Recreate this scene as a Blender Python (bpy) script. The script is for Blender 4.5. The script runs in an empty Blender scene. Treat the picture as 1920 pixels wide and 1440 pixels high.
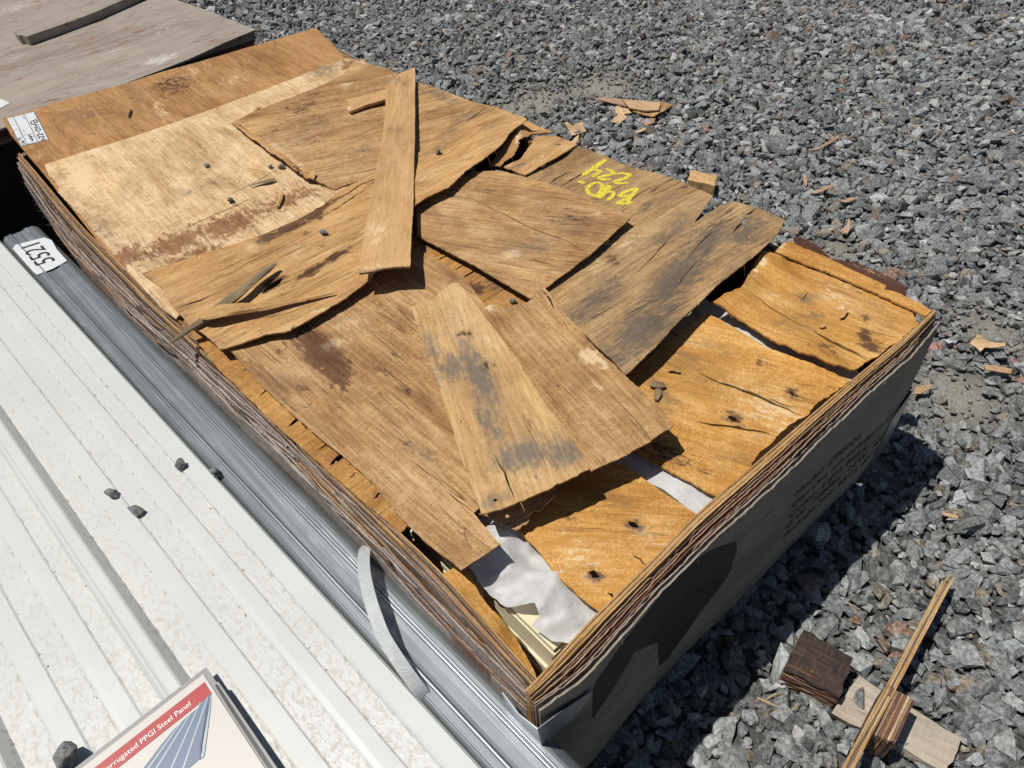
import bpy, bmesh, math, random
import numpy as np
from mathutils import Matrix, Vector, noise
from mathutils.geometry import delaunay_2d_cdt
random.seed(5); rng = np.random.default_rng(5)
S = bpy.context.scene; COL = S.collection

# ------------------------------------------------------------------ camera
RIM = 0.43                                    # height of the crate's rim above the ground
RM = np.array([[0.7348869, 0.51003002, -0.44700182], [-0.67575672, 0.49490669, -0.54627851], [-0.05739425, 0.70351741, 0.70835666]])
CT = np.array([-0.22363, -0.28165, 0.91441 + RIM]); FP = 1389.59
cd = bpy.data.cameras.new('camera'); cam = bpy.data.objects.new('camera', cd); COL.objects.link(cam)
m4 = Matrix([list(RM[i]) + [CT[i]] for i in range(3)] + [[0, 0, 0, 1]]); cam.matrix_world = m4
cd.sensor_fit = 'HORIZONTAL'; cd.sensor_width = 36; cd.lens = FP / 1920 * 36; cd.clip_start = .01; cd.clip_end = 2000
S.camera = cam
# ------------------------------------------------------------------ light
TRAVEL = Vector((0.112, -0.112, -0.42)).normalized()
SUN_EL = math.asin(-TRAVEL.z); SUN_AZ = math.atan2(-TRAVEL.x, -TRAVEL.y)
w = bpy.data.worlds.new('World'); S.world = w; w.use_nodes = True
wn = w.node_tree; bg = wn.nodes['Background']; sk = wn.nodes.new('ShaderNodeTexSky'); sk.sky_type = 'NISHITA'
sk.sun_disc = False; sk.sun_elevation = SUN_EL; sk.sun_rotation = SUN_AZ; sk.air_density = 1.0; sk.dust_density = 0.6
wn.links.new(sk.outputs[0], bg.inputs[0]); bg.inputs[1].default_value = 0.05
sl = bpy.data.lights.new('sun', 'SUN'); sl.energy = 4.6; sl.angle = math.radians(.53); sl.color = (1, .955, .89)
so = bpy.data.objects.new('sun', sl); COL.objects.link(so); so.rotation_euler = TRAVEL.to_track_quat('-Z', 'Y').to_euler(); so.location = (-3, 3, 8)
S.view_settings.view_transform = 'Standard'; S.view_settings.look = 'None'; S.view_settings.exposure = 0.0; S.view_settings.gamma = 1

# ------------------------------------------------------------------ helpers: camera geometry, objects
def ray(x, y): return RM @ np.array([(x - 960) / FP, -(y - 720) / FP, -1.0])
def atz(x, y, z): d = ray(x, y); return CT + d * ((z - CT[2]) / d[2])         # point of the place at height z
def at(x, y, dz=0.0): return atz(x, y, RIM + dz)
def aty(x, y, Y): d = ray(x, y); return CT + d * ((Y - CT[1]) / d[1])
def px(P):
    v = (np.asarray(P) - CT) @ RM
    return np.stack([960 + FP * v[..., 0] / -v[..., 2], 720 - FP * v[..., 1] / -v[..., 2]], -1)

WO = {}
def link(o, parent=None, origin=None):
    COL.objects.link(o); origin = np.zeros(3) if origin is None else np.asarray(origin, float)
    WO[o.name] = origin
    if parent is not None: o.parent = parent; o.location = origin - WO[parent.name]
    else: o.location = origin
    return o
def tag(o, label, cat, group=None, kind=None):
    if label: o['label'] = label
    if cat: o['category'] = cat
    if group: o['group'] = group
    if kind: o['kind'] = kind
    return o
def empty(name, loc, label=None, cat=None, group=None):
    o = bpy.data.objects.new(name, None); o.empty_display_size = .05; link(o, None, loc); return tag(o, label, cat, group)
def mesh_obj(name, V, F, mat, parent=None, smooth=False, attrs=None):
    V = np.asarray(V, float)
    org = np.array([*(V[:, :2].min(0) + V[:, :2].max(0)) / 2, V[:, 2].min()])
    me = bpy.data.meshes.new(name); me.from_pydata((V - org).tolist(), [], [list(map(int, f)) for f in F]); me.update()
    if attrs:
        for k, (ty, a) in attrs.items():
            at_ = me.attributes.new(k, ty, 'POINT'); key = 'vector' if ty == 'FLOAT_VECTOR' else ('color' if ty == 'FLOAT_COLOR' else 'value')
            at_.data.foreach_set(key, np.asarray(a, np.float32).ravel())
    if mat: me.materials.append(mat)
    if smooth: me.shade_smooth()
    o = bpy.data.objects.new(name, me); return link(o, parent, org)

# ------------------------------------------------------------------ materials
class NT:
    def __init__(s, name):
        s.m = bpy.data.materials.new(name); s.m.use_nodes = True; s.t = s.m.node_tree; s.b = s.t.nodes['Principled BSDF']; s.out = s.t.nodes['Material Output']
    def n(s, ty, **kw):
        o = s.t.nodes.new('ShaderNode' + ty)
        for k, v in kw.items(): setattr(o, k, v)
        return o
    def put(s, sock, v):
        if hasattr(v, 'is_linked'): s.t.links.new(v, sock)
        elif v is not None: sock.default_value = v if not isinstance(v, (tuple, list)) else (tuple(v) + (1,) if sock.type == 'RGBA' and len(v) == 3 else v)
    def attr(s, name, out='Vector'): return s.n('Attribute', attribute_name=name).outputs[out]
    def mul(s, v, xyz): o = s.n('VectorMath', operation='MULTIPLY'); s.put(o.inputs[0], v); s.put(o.inputs[1], xyz); return o.outputs[0]
    def noise(s, v, scale=1, detail=4, rough=.55, dist=0, out='Fac'):
        o = s.n('TexNoise'); s.put(o.inputs['Vector'], v); s.put(o.inputs['Scale'], scale); s.put(o.inputs['Detail'], detail); s.put(o.inputs['Roughness'], rough); s.put(o.inputs['Distortion'], dist); return o.outputs[out]
    def vor(s, v, scale, feature='F1', out='Distance', rand=1):
        o = s.n('TexVoronoi', feature=feature); s.put(o.inputs['Vector'], v); s.put(o.inputs['Scale'], scale); s.put(o.inputs['Randomness'], rand); return o.outputs[out]
    def math(s, op, a, b=None, c=None):
        o = s.n('Math', operation=op); s.put(o.inputs[0], a)
        if b is not None: s.put(o.inputs[1], b)
        if c is not None: s.put(o.inputs[2], c)
        return o.outputs[0]
    def step(s, v, a, b, lo=0, hi=1):
        o = s.n('MapRange', interpolation_type='SMOOTHSTEP'); s.put(o.inputs[0], v); s.put(o.inputs[1], a); s.put(o.inputs[2], b); s.put(o.inputs[3], lo); s.put(o.inputs[4], hi); return o.outputs[0]
    def ramp(s, v, pts):
        o = s.n('ValToRGB'); s.put(o.inputs[0], v); e = o.color_ramp.elements
        while len(e) < len(pts): e.new(.5)
        for k, (p, c) in enumerate(pts): e[k].position = p; e[k].color = tuple(c) + (1,)
        return o.outputs[0]
    def mix(s, f, a, b, mode='MIX'):
        o = s.n('Mix', data_type='RGBA', blend_type=mode); s.put(o.inputs[0], f); s.put(o.inputs[6], a); s.put(o.inputs[7], b); return o.outputs[2]
    def bump(s, h, strength=.3, dist=.002, nrm=None):
        o = s.n('Bump'); s.put(o.inputs['Strength'], strength); s.put(o.inputs['Distance'], dist); s.put(o.inputs['Height'], h)
        if nrm is not None: s.put(o.inputs['Normal'], nrm)
        return o.outputs[0]
    def done(s, col=None, rough=.8, metal=0, nrm=None, spec=None, alpha=None):
        s.put(s.b.inputs['Base Color'], col); s.put(s.b.inputs['Roughness'], rough); s.put(s.b.inputs['Metallic'], metal); s.put(s.b.inputs['Normal'], nrm)
        if spec is not None: s.put(s.b.inputs['Specular IOR Level'], spec)
        if alpha is not None: s.put(s.b.inputs['Alpha'], alpha)
        return s.m
    def sep(s, c): o = s.n('SeparateColor'); s.put(o.inputs[0], c); return o.outputs

def veneer(name, dark, mid, light, split=.5, hatch=.3, mild=(.085, .072, .06), stain=(.075, .033, .014), pale=(.66, .50, .30), rough=.8, fleck=None, contrast=1.0, fine=1.0):
    """peeled wood veneer: uvm = metres along / across the grain; st = stains the sheet itself carries (r dark, g mildew, b worn pale)"""
    k = NT(name); uv = k.attr('uvm')
    g1 = k.noise(k.mul(uv, (12, 165, 1)), 1, 7, .70, .35)             # fine grain
    g2 = k.noise(k.mul(uv, (2.6, 20, 1)), 1, 5, .6, .7)               # broad streaks
    g3 = k.noise(k.mul(uv, (260, 330, 1)), 1, 3, .7)                  # pores
    g4 = k.noise(k.mul(uv, (170 * fine, 52 * fine ** 2, 1)), 1, 4, .66, 1.0)             # torn fibre across the grain
    g5 = k.noise(k.mul(uv, (5, 7, 1)), 1, 7, .70, 1.2)                # blotches
    v = k.math('MULTIPLY_ADD', g1, .40, k.math('MULTIPLY_ADD', g2, .22, k.math('MULTIPLY_ADD', g3, .14, k.math('MULTIPLY_ADD', g4, hatch * .25, k.math('MULTIPLY', g5, .30)))))
    c0 = .53 + hatch * .125
    d = .13 / contrast
    col = k.ramp(v, [(c0 - d - .02, dark), (c0 + .0, mid), (c0 + d, light)])
    # pale flecks where the surface has torn off
    dash = k.math('MULTIPLY', k.step(g4, .50, .60), k.step(g5, .38, .60))
    col = k.mix(k.math('MULTIPLY', dash, hatch), col, light)
    # dark pore dashes
    po = k.noise(k.mul(uv, (55, 430, 1)), 1, 3, .6); pm = k.math('MULTIPLY', k.step(po, .60, .68), k.step(k.noise(k.mul(uv, (7, 16, 4)), 1, 4, .6), .42, .62))
    col = k.mix(k.math('MULTIPLY', pm, .6), col, tuple(x * .6 for x in dark))
    hu = k.noise(k.mul(uv, (2.0, 8, 6)), 1, 5, .65, .8)
    col = k.mix(k.step(hu, .50, .72, 0, .85), col, (.74, .64, .56), 'MULTIPLY'); col = k.mix(k.step(hu, .50, .30, 0, .8), col, (1.10, 1.06, .97), 'MULTIPLY')
    # thin splits along the grain
    e = k.noise(k.mul(uv, (2.2, 38, 1)), 1, 2, .5, .3)
    sp = k.step(k.math('ABSOLUTE', k.math('SUBTRACT', e, .5)), .0, .013, 1, 0)
    sp = k.math('MULTIPLY', sp, k.step(k.noise(k.mul(uv, (4, 9, 3)), 1, 2), .5, .62))
    sp = k.math('MULTIPLY', sp, split)
    col = k.mix(sp, col, tuple(x * .25 for x in dark))
    if fleck: 
        fl = k.noise(k.mul(uv, (14, 110, 2)), 1, 4, .6); big = k.noise(k.mul(uv, (6, 9, 5)), 1, 3)
        col = k.mix(k.math('MULTIPLY', k.step(fl, .57, .62), k.step(big, .46, .58)), col, fleck)
    st = k.sep(k.attr('st', 'Color'))
    br = k.noise(k.mul(uv, (45, 120, 1)), 1, 7, .72, .4); br2 = k.noise(k.mul(uv, (30, 38, 7)), 1, 7, .7, .6)
    nb = k.math('ADD', k.math('MULTIPLY', br, .6), k.math('MULTIPLY', br2, .4))
    def msk(ch, soft=.10): return k.step(k.math('ADD', k.math('MULTIPLY', ch, 1.0), k.math('MULTIPLY_ADD', nb, 3.2, -1.6)), .5 - soft * 2, .5 + soft * 2)
    col = k.mix(k.math('MULTIPLY', msk(st[2], .08), .75), col, pale)
    col = k.mix(k.math('MULTIPLY', msk(st[1], .16), .72), col, mild)
    rt = tuple(min(1, 1.15 * a / b) for a, b in zip(stain, mid)); col = k.mix(k.math('MULTIPLY', msk(st[0], .08), .92), col, rt, 'MULTIPLY')
    # soft tint of a stain reaching past its broken core
    col = k.mix(k.math('MULTIPLY', st[0], .45), col, tuple(.5 + x * .5 for x in rt), 'MULTIPLY'); col = k.mix(k.math('MULTIPLY', st[1], .28), col, mild); col = k.mix(k.math('MULTIPLY', st[2], .13), col, pale)
    # specks of grit and sawdust
    spk = k.vor(k.mul(uv, (1, 1, 1)), 95, out='Distance'); col = k.mix(k.math('MULTIPLY', k.step(spk, .045, .075, 1, 0), .7), col, dark)
    h = k.math('MULTIPLY_ADD', g1, .8, k.math('MULTIPLY_ADD', sp, -1.2, k.math('MULTIPLY', g4, .35)))
    return k.done(col, rough, 0, k.bump(h, .55, .0022), spec=.25)

M = {}
M['brown'] = veneer('brown veneer', (.135, .066, .024), (.345, .195, .082), (.54, .36, .18), .7, contrast=1.2, stain=(.10, .045, .020))
M['rust'] = veneer('rust brown veneer', (.15, .068, .023), (.345, .178, .066), (.48, .29, .13), .5)
M['pale'] = veneer('pale veneer', (.27, .16, .07), (.52, .355, .185), (.70, .54, .34), .5, .6, contrast=1.2, stain=(.19, .090, .036))
M['tan'] = veneer('tan veneer', (.20, .10, .036), (.43, .245, .095), (.58, .38, .18), .6, .25, contrast=1.2)
M['gold'] = veneer('golden veneer', (.21, .115, .045), (.44, .27, .115), (.62, .44, .23), .5, .2, mild=(.105, .098, .092))
M['plank'] = veneer('plank veneer', (.26, .145, .058), (.44, .262, .115), (.56, .36, .18), .2, .2, contrast=.9)
M['grey'] = veneer('greyed veneer', (.105, .070, .040), (.30, .185, .085), (.48, .32, .155), .9, .3, mild=(.07, .064, .058), contrast=1.25)
M['orange'] = veneer('orange veneer', (.27, .12, .024), (.46, .225, .050), (.64, .40, .15), .45, .75, fine=1.8, mild=(.16, .11, .055), pale=(.70, .55, .34))
M['underside'] = veneer('underside veneer', (.16, .07, .02), (.36, .18, .05), (.48, .28, .10), .6, .6)
M['weather'] = veneer('weathered grey plywood', (.17, .135, .108), (.285, .245, .208), (.36, .325, .285), .35, .15, pale=(.50, .46, .41), fleck=(.19, .085, .045), contrast=.7)
M['stick'] = veneer('weathered stick', (.08, .055, .034), (.20, .145, .085), (.33, .255, .16), .8, .1)
M['darkred'] = veneer('dark red brown ply', (.03, .013, .008), (.075, .03, .018), (.13, .055, .032), .6, .2)
M['offcut'] = veneer('bleached board', (.20, .16, .12), (.36, .31, .25), (.48, .43, .36), .4, .2)
M['fresh'] = veneer('fresh wood', (.24, .13, .055), (.45, .29, .14), (.60, .43, .25), .4, .3)
PLY = []
for i, (a, b, c) in enumerate([((.09, .05, .028), (.26, .155, .085), (.42, .28, .17)), ((.07, .045, .033), (.21, .14, .10), (.36, .26, .20)),
                               ((.10, .08, .068), (.30, .25, .215), (.50, .44, .39)), ((.05, .022, .015), (.13, .06, .04), (.22, .12, .08)), ((.15, .08, .03), (.38, .22, .09), (.52, .34, .16))]):
    PLY.append(veneer('ply edge %d' % i, a, b, c, .8, .5))
M['face'] = veneer('grey crate face', (.12, .10, .082), (.255, .222, .182), (.34, .30, .255), .5, .2, mild=(.06, .055, .05), contrast=.8)
M['fray'] = veneer('frayed grey fibre', (.05, .045, .042), (.14, .13, .12), (.30, .285, .27), .8, .2)

def simple(name, col, rough=.6, metal=0, var=.0, scale=40, bump=0, spec=None):
    k = NT(name); tc = k.n('TexCoord').outputs['Object']
    n = k.noise(tc, scale, 5, .6)
    c = k.mix(k.math('MULTIPLY', n, var), col, tuple(x * .35 for x in col)) if var else col
    return k.done(c, rough, metal, k.bump(n, bump, .002) if bump else None, spec)
M['ink'] = simple('black print', (.012, .012, .013), .8, var=.4, scale=90)
M['inkgrey'] = simple('faded black print', (.03, .029, .028), .8, var=.4, scale=90)
M['paper'] = simple('white sticker paper', (.60, .61, .62), .45, var=.06, scale=30)
M['red'] = simple('red print', (.38, .028, .03), .4, var=.15, scale=60)
M['whiteink'] = simple('white print', (.85, .82, .78), .5)
M['blueprint'] = simple('blue grey print', (.125, .17, .255), .4, var=.2, scale=20)
M['bluelight'] = simple('pale blue print', (.33, .40, .44), .4)
M['bluedark'] = simple('dark blue print', (.06, .09, .16), .4)
M['rubber'] = simple('dark plastic edging', (.035, .036, .036), .35, var=.3)
M['greyplastic'] = simple('grey plastic rim', (.30, .30, .29), .3, var=.2)
M['cream'] = simple('cream painted steel', (.66, .60, .42), .35, var=.12, scale=25)
M['foam'] = simple('grey foam lining', (.34, .34, .36), .9, var=.3, scale=300, bump=.4)
M['chip'] = veneer('wood chip', (.24, .14, .07), (.47, .32, .18), (.62, .46, .30), .3, .4)
M['chipred'] = veneer('reddish wood chip', (.18, .10, .06), (.36, .235, .155), (.48, .34, .24), .3, .4)
M['straw'] = simple('dry straw', (.48, .34, .17), .8, var=.3)

def galv():
    k = NT('galvanized steel'); tc = k.n('TexCoord').outputs['Object']
    a = k.noise(k.mul(tc, (260, 3.0, 1)), 1, 5, .6); b = k.noise(k.mul(tc, (90, 1.1, 20)), 1, 4, .6); c = k.noise(tc, 12, 4); sp = 0
    v = k.math('MULTIPLY_ADD', a, .5, k.math('MULTIPLY_ADD', b, .4, k.math('MULTIPLY', c, .25)))
    col = k.ramp(v, [(.36, (.16, .175, .19)), (.58, (.225, .245, .262)), (.80, (.34, .36, .375))])
    # chalky white scuffs in patches
    sc = k.math('MULTIPLY', k.step(k.noise(k.mul(tc, (300, 14, 1)), 1, 5, .7), .56, .66), k.step(k.noise(k.mul(tc, (40, 2.2, 1)), 1, 3), .50, .62))
    col = k.mix(k.math('MULTIPLY', sc, .65), col, (.50, .52, .53))
    ro = k.ramp(b, [(.3, (.42,) * 3), (.7, (.58,) * 3)])
    return k.done(col, ro, .70, k.bump(v, .04, .001))
M['galv'] = galv()

def whitepanel():
    k = NT('white painted steel'); tc = k.n('TexCoord').outputs['Object']
    f = k.noise(tc, 260, 5, .65); b = k.noise(tc, 7, 4, .6); v = k.attr('valley', 'Fac')
    crust = k.noise(k.mul(tc, (1, .7, 1)), 120, 7, .72, .8)
    dust = k.math('MULTIPLY', v, k.step(crust, .46, .60))
    col = k.ramp(b, [(.3, (.51, .52, .50)), (.7, (.555, .563, .54))])
    col = k.mix(k.math('MULTIPLY', dust, .42), col, (.42, .405, .35))
    spk = k.vor(tc, 62, out='Distance'); big = k.noise(tc, 16, 3)
    sm = k.math('MULTIPLY', k.step(spk, .05, .12, 1, 0), k.step(big, .50, .62))
    col = k.mix(k.math('MULTIPLY', k.math('MULTIPLY', sm, v), .75), col, (.22, .18, .13))
    # brown dirt that collected along the creases
    cr = k.attr('crease', 'Fac'); cn = k.noise(k.mul(tc, (300, 55, 1)), 1, 5, .7)
    col = k.mix(k.math('MULTIPLY', k.math('MULTIPLY', cr, k.step(cn, .5, .62)), .75), col, (.27, .235, .18))
    h = k.math('MULTIPLY', k.math('ADD', k.math('MULTIPLY', crust, 1.0), k.math('MULTIPLY', f, .3)), v)
    return k.done(col, k.step(dust, 0, 1, .34, .8), 0, k.bump(h, .35, .0013))
M['white'] = whitepanel()

def filmmat(name, col, trans, rough=.5, sheen=0):
    k = NT(name); tc = k.n('TexCoord').outputs['Object']; n = k.noise(tc, 300, 4, .7); n2 = k.noise(tc, 26, 4, .6, .8)
    k.done(k.mix(k.math('MULTIPLY', n, .25), col, tuple(c * .6 for c in col)), rough, 0, k.bump(k.math('MULTIPLY_ADD', n2, 2.2, n), .5, .0022))
    tr = k.n('BsdfTranslucent'); k.put(tr.inputs[0], col); mx = k.n('MixShader'); k.put(mx.inputs[0], trans)
    tp = k.n('BsdfTransparent'); m2 = k.n('MixShader'); k.put(m2.inputs[0], k.step(n2, .35, .7, .34, .10))
    k.t.links.new(k.b.outputs[0], mx.inputs[1]); k.t.links.new(tr.outputs[0], mx.inputs[2])
    k.t.links.new(mx.outputs[0], m2.inputs[1]); k.t.links.new(tp.outputs[0], m2.inputs[2]); k.t.links.new(m2.outputs[0], k.out.inputs[0])
    return k.m
M['film'] = filmmat('white foam film', (.78, .78, .78), .30, .35)
M['strap'] = filmmat('clear grey plastic strap', (.60, .62, .63), .2, .3)

def chalk():
    k = NT('yellow chalk'); tc = k.n('TexCoord').outputs['Object']
    k.done((.72, .62, .05), .9); n = k.noise(k.mul(tc, (1, 1, 1)), 420, 5, .75)
    k.put(k.b.inputs['Alpha'], k.step(n, .40, .52)); return k.m
M['chalk'] = chalk()

def stone_mat():
    k = NT('crushed grey stone'); c = k.attr('col', 'Color'); tc = k.n('TexCoord').outputs['Object']
    n = k.noise(tc, 130, 5, .65); n2 = k.noise(tc, 520, 3, .6); vn = k.step(k.math('ABSOLUTE', k.math('SUBTRACT', k.noise(tc, 60, 3, .5, .6), .5)), 0, .02, 1, 0)
    col = k.mix(k.step(n, .35, .68), k.mix(.5, c, (.0, .0, .0)), k.mix(.14, c, (.62, .62, .60)))
    col = k.mix(k.math('MULTIPLY', vn, .30), col, (.55, .55, .53))
    return k.done(col, .8, 0, k.bump(k.math('ADD', n, k.math('MULTIPLY', n2, .6)), .45, .0012), spec=.3)
M['stone'] = stone_mat()

def ground_mat():
    k = NT('gravel bed'); tc = k.n('TexCoord').outputs['Object']; 
    vc = k.vor(tc, 38, out='Color'); vd = k.vor(tc, 38, out='Distance'); n = k.noise(tc, 3.0, 4, .6); f = k.noise(tc, 160, 5, .7)
    st = k.ramp(k.sep(vc)[0], [(.0, (.045, .048, .05)), (.5, (.12, .123, .123)), (1, (.26, .26, .25))])
    col = k.mix(k.step(vd, .35, .62), st, (.05, .05, .048))  # dark rims of the cells: shadow between stones put into the colour
    fines = k.attr('fines', 'Fac')
    dust = k.ramp(f, [(.3, (.14, .132, .112)), (.55, (.25, .24, .205)), (.75, (.34, .33, .29))])
    col = k.mix(fines, col, dust)
    return k.done(col, .95, 0, k.bump(k.math('ADD', k.math('MULTIPLY', f, .5), k.math('MULTIPLY', k.math('SUBTRACT', 1.0, vd), 1.0)), .8, .006), spec=.1)
M['ground'] = ground_mat()

# ------------------------------------------------------------------ ground
FINES = [(1130, 165, .26), (1010, 190, .22), (960, 205, .16), (1570, 478, .13), (1790, 745, .17), (1850, 620, .12), (1640, 880, .08)]
FW = [(*atz(x, y, 0)[:2], r) for x, y, r in FINES]
def fines(X, Y):
    X = np.asarray(X); v = np.zeros_like(X, float)
    for a, b, r in FW:
        v = np.maximum(v, np.exp(-(((X - a) ** 2 + (Y - b) ** 2) / (r * .62) ** 2)))
    return v
gx = np.concatenate([[-900, -60, -12, -4], np.arange(-1.5, 6.01, .06), [8, 14, 60, 900]]); gy = np.concatenate([[-900, -60, -12, -4], np.arange(-1.5, 7.01, .06), [9, 14, 60, 900]])
GX, GY = np.meshgrid(gx, gy); gz = np.array([noise.noise(Vector((a * 1.7, b * 1.7, 3))) for a, b in zip(GX.ravel(), GY.ravel())]) * .004
V = np.stack([GX.ravel(), GY.ravel(), gz], 1); nx = len(gx)
idx = np.arange((len(gy) - 1) * nx).reshape(-1, nx)[:, :-1].ravel()
F = np.stack([idx, idx + 1, idx + nx + 1, idx + nx], 1)
g = mesh_obj('ground', V, F, M['ground'], attrs={'fines': ('FLOAT', np.clip(fines(V[:, 0], V[:, 1]) * 1.1 + .12, 0, 1))}); g['kind'] = 'structure'; g['label'] = 'grey gravel yard with dusty patches of fines'

def rock_proto(n=9, flat=.72, elong=1.3, sub=False, seed=0):
    r = random.Random(seed); bm = bmesh.new()
    for i in range(n):
        z = 1 - 2 * (i + .5) / n + r.uniform(-.12, .12); z = max(-1, min(1, z)); a = i * 2.39996 + r.uniform(-.5, .5); q = math.sqrt(max(0, 1 - z * z)); s = r.uniform(.62, 1.18)
        bm.verts.new((q * math.cos(a) * elong * s, q * math.sin(a) * s, z * flat * s))
    h = bmesh.ops.convex_hull(bm, input=bm.verts); 
    for v in [v for v in bm.verts if not v.link_faces]: bm.verts.remove(v)
    if sub:
        bmesh.ops.bevel(bm, geom=bm.edges[:], offset=.06, segments=1, affect='EDGES')
    bmesh.ops.triangulate(bm, faces=bm.faces); bm.verts.index_update()
    V = np.array([v.co[:] for v in bm.verts]); F = np.array([[v.index for v in f.verts] for f in bm.faces]); bm.free(); return V, F
def rnd_rot(r):
    a, b, c = r.uniform(0, 6.28), r.normal(0, .45), r.normal(0, .45)
    ca, sa, cb, sb, cc, sc = math.cos(a), math.sin(a), math.cos(b), math.sin(b), math.cos(c), math.sin(c)
    return np.array([[ca, -sa, 0], [sa, ca, 0], [0, 0, 1]]) @ np.array([[cb, 0, sb], [0, 1, 0], [-sb, 0, cb]]) @ np.array([[1, 0, 0], [0, cc, -sc], [0, sc, cc]])
def stone_col(r):
    t = r.random()
    if t < .08: b = np.array([.42, .42, .405]) * r.uniform(.75, 1.15)
    elif t < .135: b = np.array([.28, .225, .16]) * r.uniform(.6, 1.1)
    elif t < .145: b = np.array([.24, .135, .085]) * r.uniform(.7, 1.1)
    else:
        b = np.array([.172, .181, .183]) * math.exp(r.normal(0, .42))
        b = b * np.array([1 + r.normal(0, .02), 1, 1 + r.normal(0, .025)])
    return np.clip(b, .02, .6)
def gravel():
    protos = [rock_proto(random.Random(i).choice([7, 8, 8, 9, 10]), random.Random(i + 9).uniform(.45, .8), random.Random(i + 5).uniform(1.0, 1.6), False, i) for i in range(28)]
    cell = .0166
    xs, ys = np.meshgrid(np.arange(-.9, 5.6, cell), np.arange(-1.3, 6.6, cell)); P = np.stack([xs.ravel(), ys.ravel()], 1); P += rng.uniform(-.5, .5, P.shape) * cell * 1.3
    q = px(np.concatenate([P, np.zeros((len(P), 1))], 1)); v = (np.concatenate([P, np.zeros((len(P), 1))], 1) - CT) @ RM
    k = (q[:, 0] > -60) & (q[:, 0] < 2500) & (q[:, 1] > -140) & (q[:, 1] < 1850) & (v[:, 2] < 0)
    k &= ~((P[:, 0] > .08) & (P[:, 0] < .94) & (P[:, 1] > .10) & (P[:, 1] < 4.5)) & (P[:, 0] > -.02)
    k &= ~((P[:, 0] < .1) & (P[:, 1] > .12))
    fv = fines(P[:, 0], P[:, 1]); k &= rng.random(len(P)) > fv * .80
    P = P[k]; fv = fv[k]; red = [atz(*a, 0)[:2] for a in ((1772, 640), (1790, 652), (1752, 655), (1905, 690), (1900, 705), (1834, 742), (1885, 672), (1915, 715))]
    VV, FF, CC, o = [], [], [], 0
    for i, (x, y) in enumerate(P):
        pv, pf = protos[int(rng.integers(len(protos)))]
        s = float(np.clip(.0130 * math.exp(rng.normal(0, .38)), .0055, .030)) * (1 - .5 * fv[i])
        W = (pv * s) @ rnd_rot(rng).T; z0 = rng.uniform(.0, .010) + s * .35 * (1 - fv[i]); W += (x, y, z0)
        c = stone_col(rng) * (1 - fv[i]) + np.array([.25, .24, .21]) * fv[i]
        for rp in red:
            if (x - rp[0]) ** 2 + (y - rp[1]) ** 2 < .013 ** 2 and rng.random() < .6: c = np.array([.42, .17, .13])
        VV.append(W); FF.append(pf + o); CC.append(np.tile(np.append(c, 1), (len(W), 1))); o += len(W)
    V = np.concatenate(VV); F = np.concatenate(FF); C = np.concatenate(CC)
    me = bpy.data.meshes.new('gravel'); me.vertices.add(len(V)); me.vertices.foreach_set('co', V.ravel()); me.loops.add(F.size); me.loops.foreach_set('vertex_index', F.ravel().astype(np.int32))
    me.polygons.add(len(F)); me.polygons.foreach_set('loop_start', np.arange(0, F.size, 3, dtype=np.int32)); me.polygons.foreach_set('loop_total', np.full(len(F), 3, np.int32)); me.update(); me.validate(); me.shade_flat()
    a = me.attributes.new('col', 'FLOAT_COLOR', 'POINT'); a.data.foreach_set('color', C.astype(np.float32).ravel()); me.materials.append(M['stone'])
    o = bpy.data.objects.new('gravel', me); link(o); o['kind'] = 'stuff'; o['label'] = 'angular crushed grey gravel covering the yard'; o['category'] = 'gravel'
    print('stones', len(P), 'tris', len(F))
gravel()

# ------------------------------------------------------------------ sheet builder
def pip(P, poly):
    x, y = P[:, 0], P[:, 1]; ins = np.zeros(len(P), bool); n = len(poly); j = n - 1
    for i in range(n):
        xi, yi = poly[i]; xj, yj = poly[j]
        c = ((yi > y) != (yj > y)) & (x < (xj - xi) * (y - yi) / ((yj - yi) if abs(yj - yi) > 1e-12 else 1e-12) + xi); ins ^= c; j = i
    return ins
def crack_poly(pts, wpx, base):
    """sliver along a line of photo points; base(x,y)->world xy; width in px tapering to the ends"""
    P = np.array([base(*p) for p in pts]); n = len(P); L, Rr = [], []
    sc = .0011
    # resample
    d = np.concatenate([[0], np.cumsum(np.linalg.norm(np.diff(P, axis=0), axis=1))]); m = max(5, int(d[-1] / .012)); t = np.linspace(0, d[-1], m)
    Q = np.stack([np.interp(t, d, P[:, 0]), np.interp(t, d, P[:, 1])], 1); T = np.gradient(Q, axis=0); T /= np.linalg.norm(T, axis=1)[:, None] + 1e-9; N = np.stack([-T[:, 1], T[:, 0]], 1)
    Q += N * rng.normal(0, .0010, (m, 1))
    wd = np.sin(np.linspace(.10, math.pi - .10, m)) ** .8 * wpx * sc * .5 * rng.uniform(.7, 1.25, m)
    return np.concatenate([Q + N * wd[:, None], (Q - N * wd[:, None])[::-1]])
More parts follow.
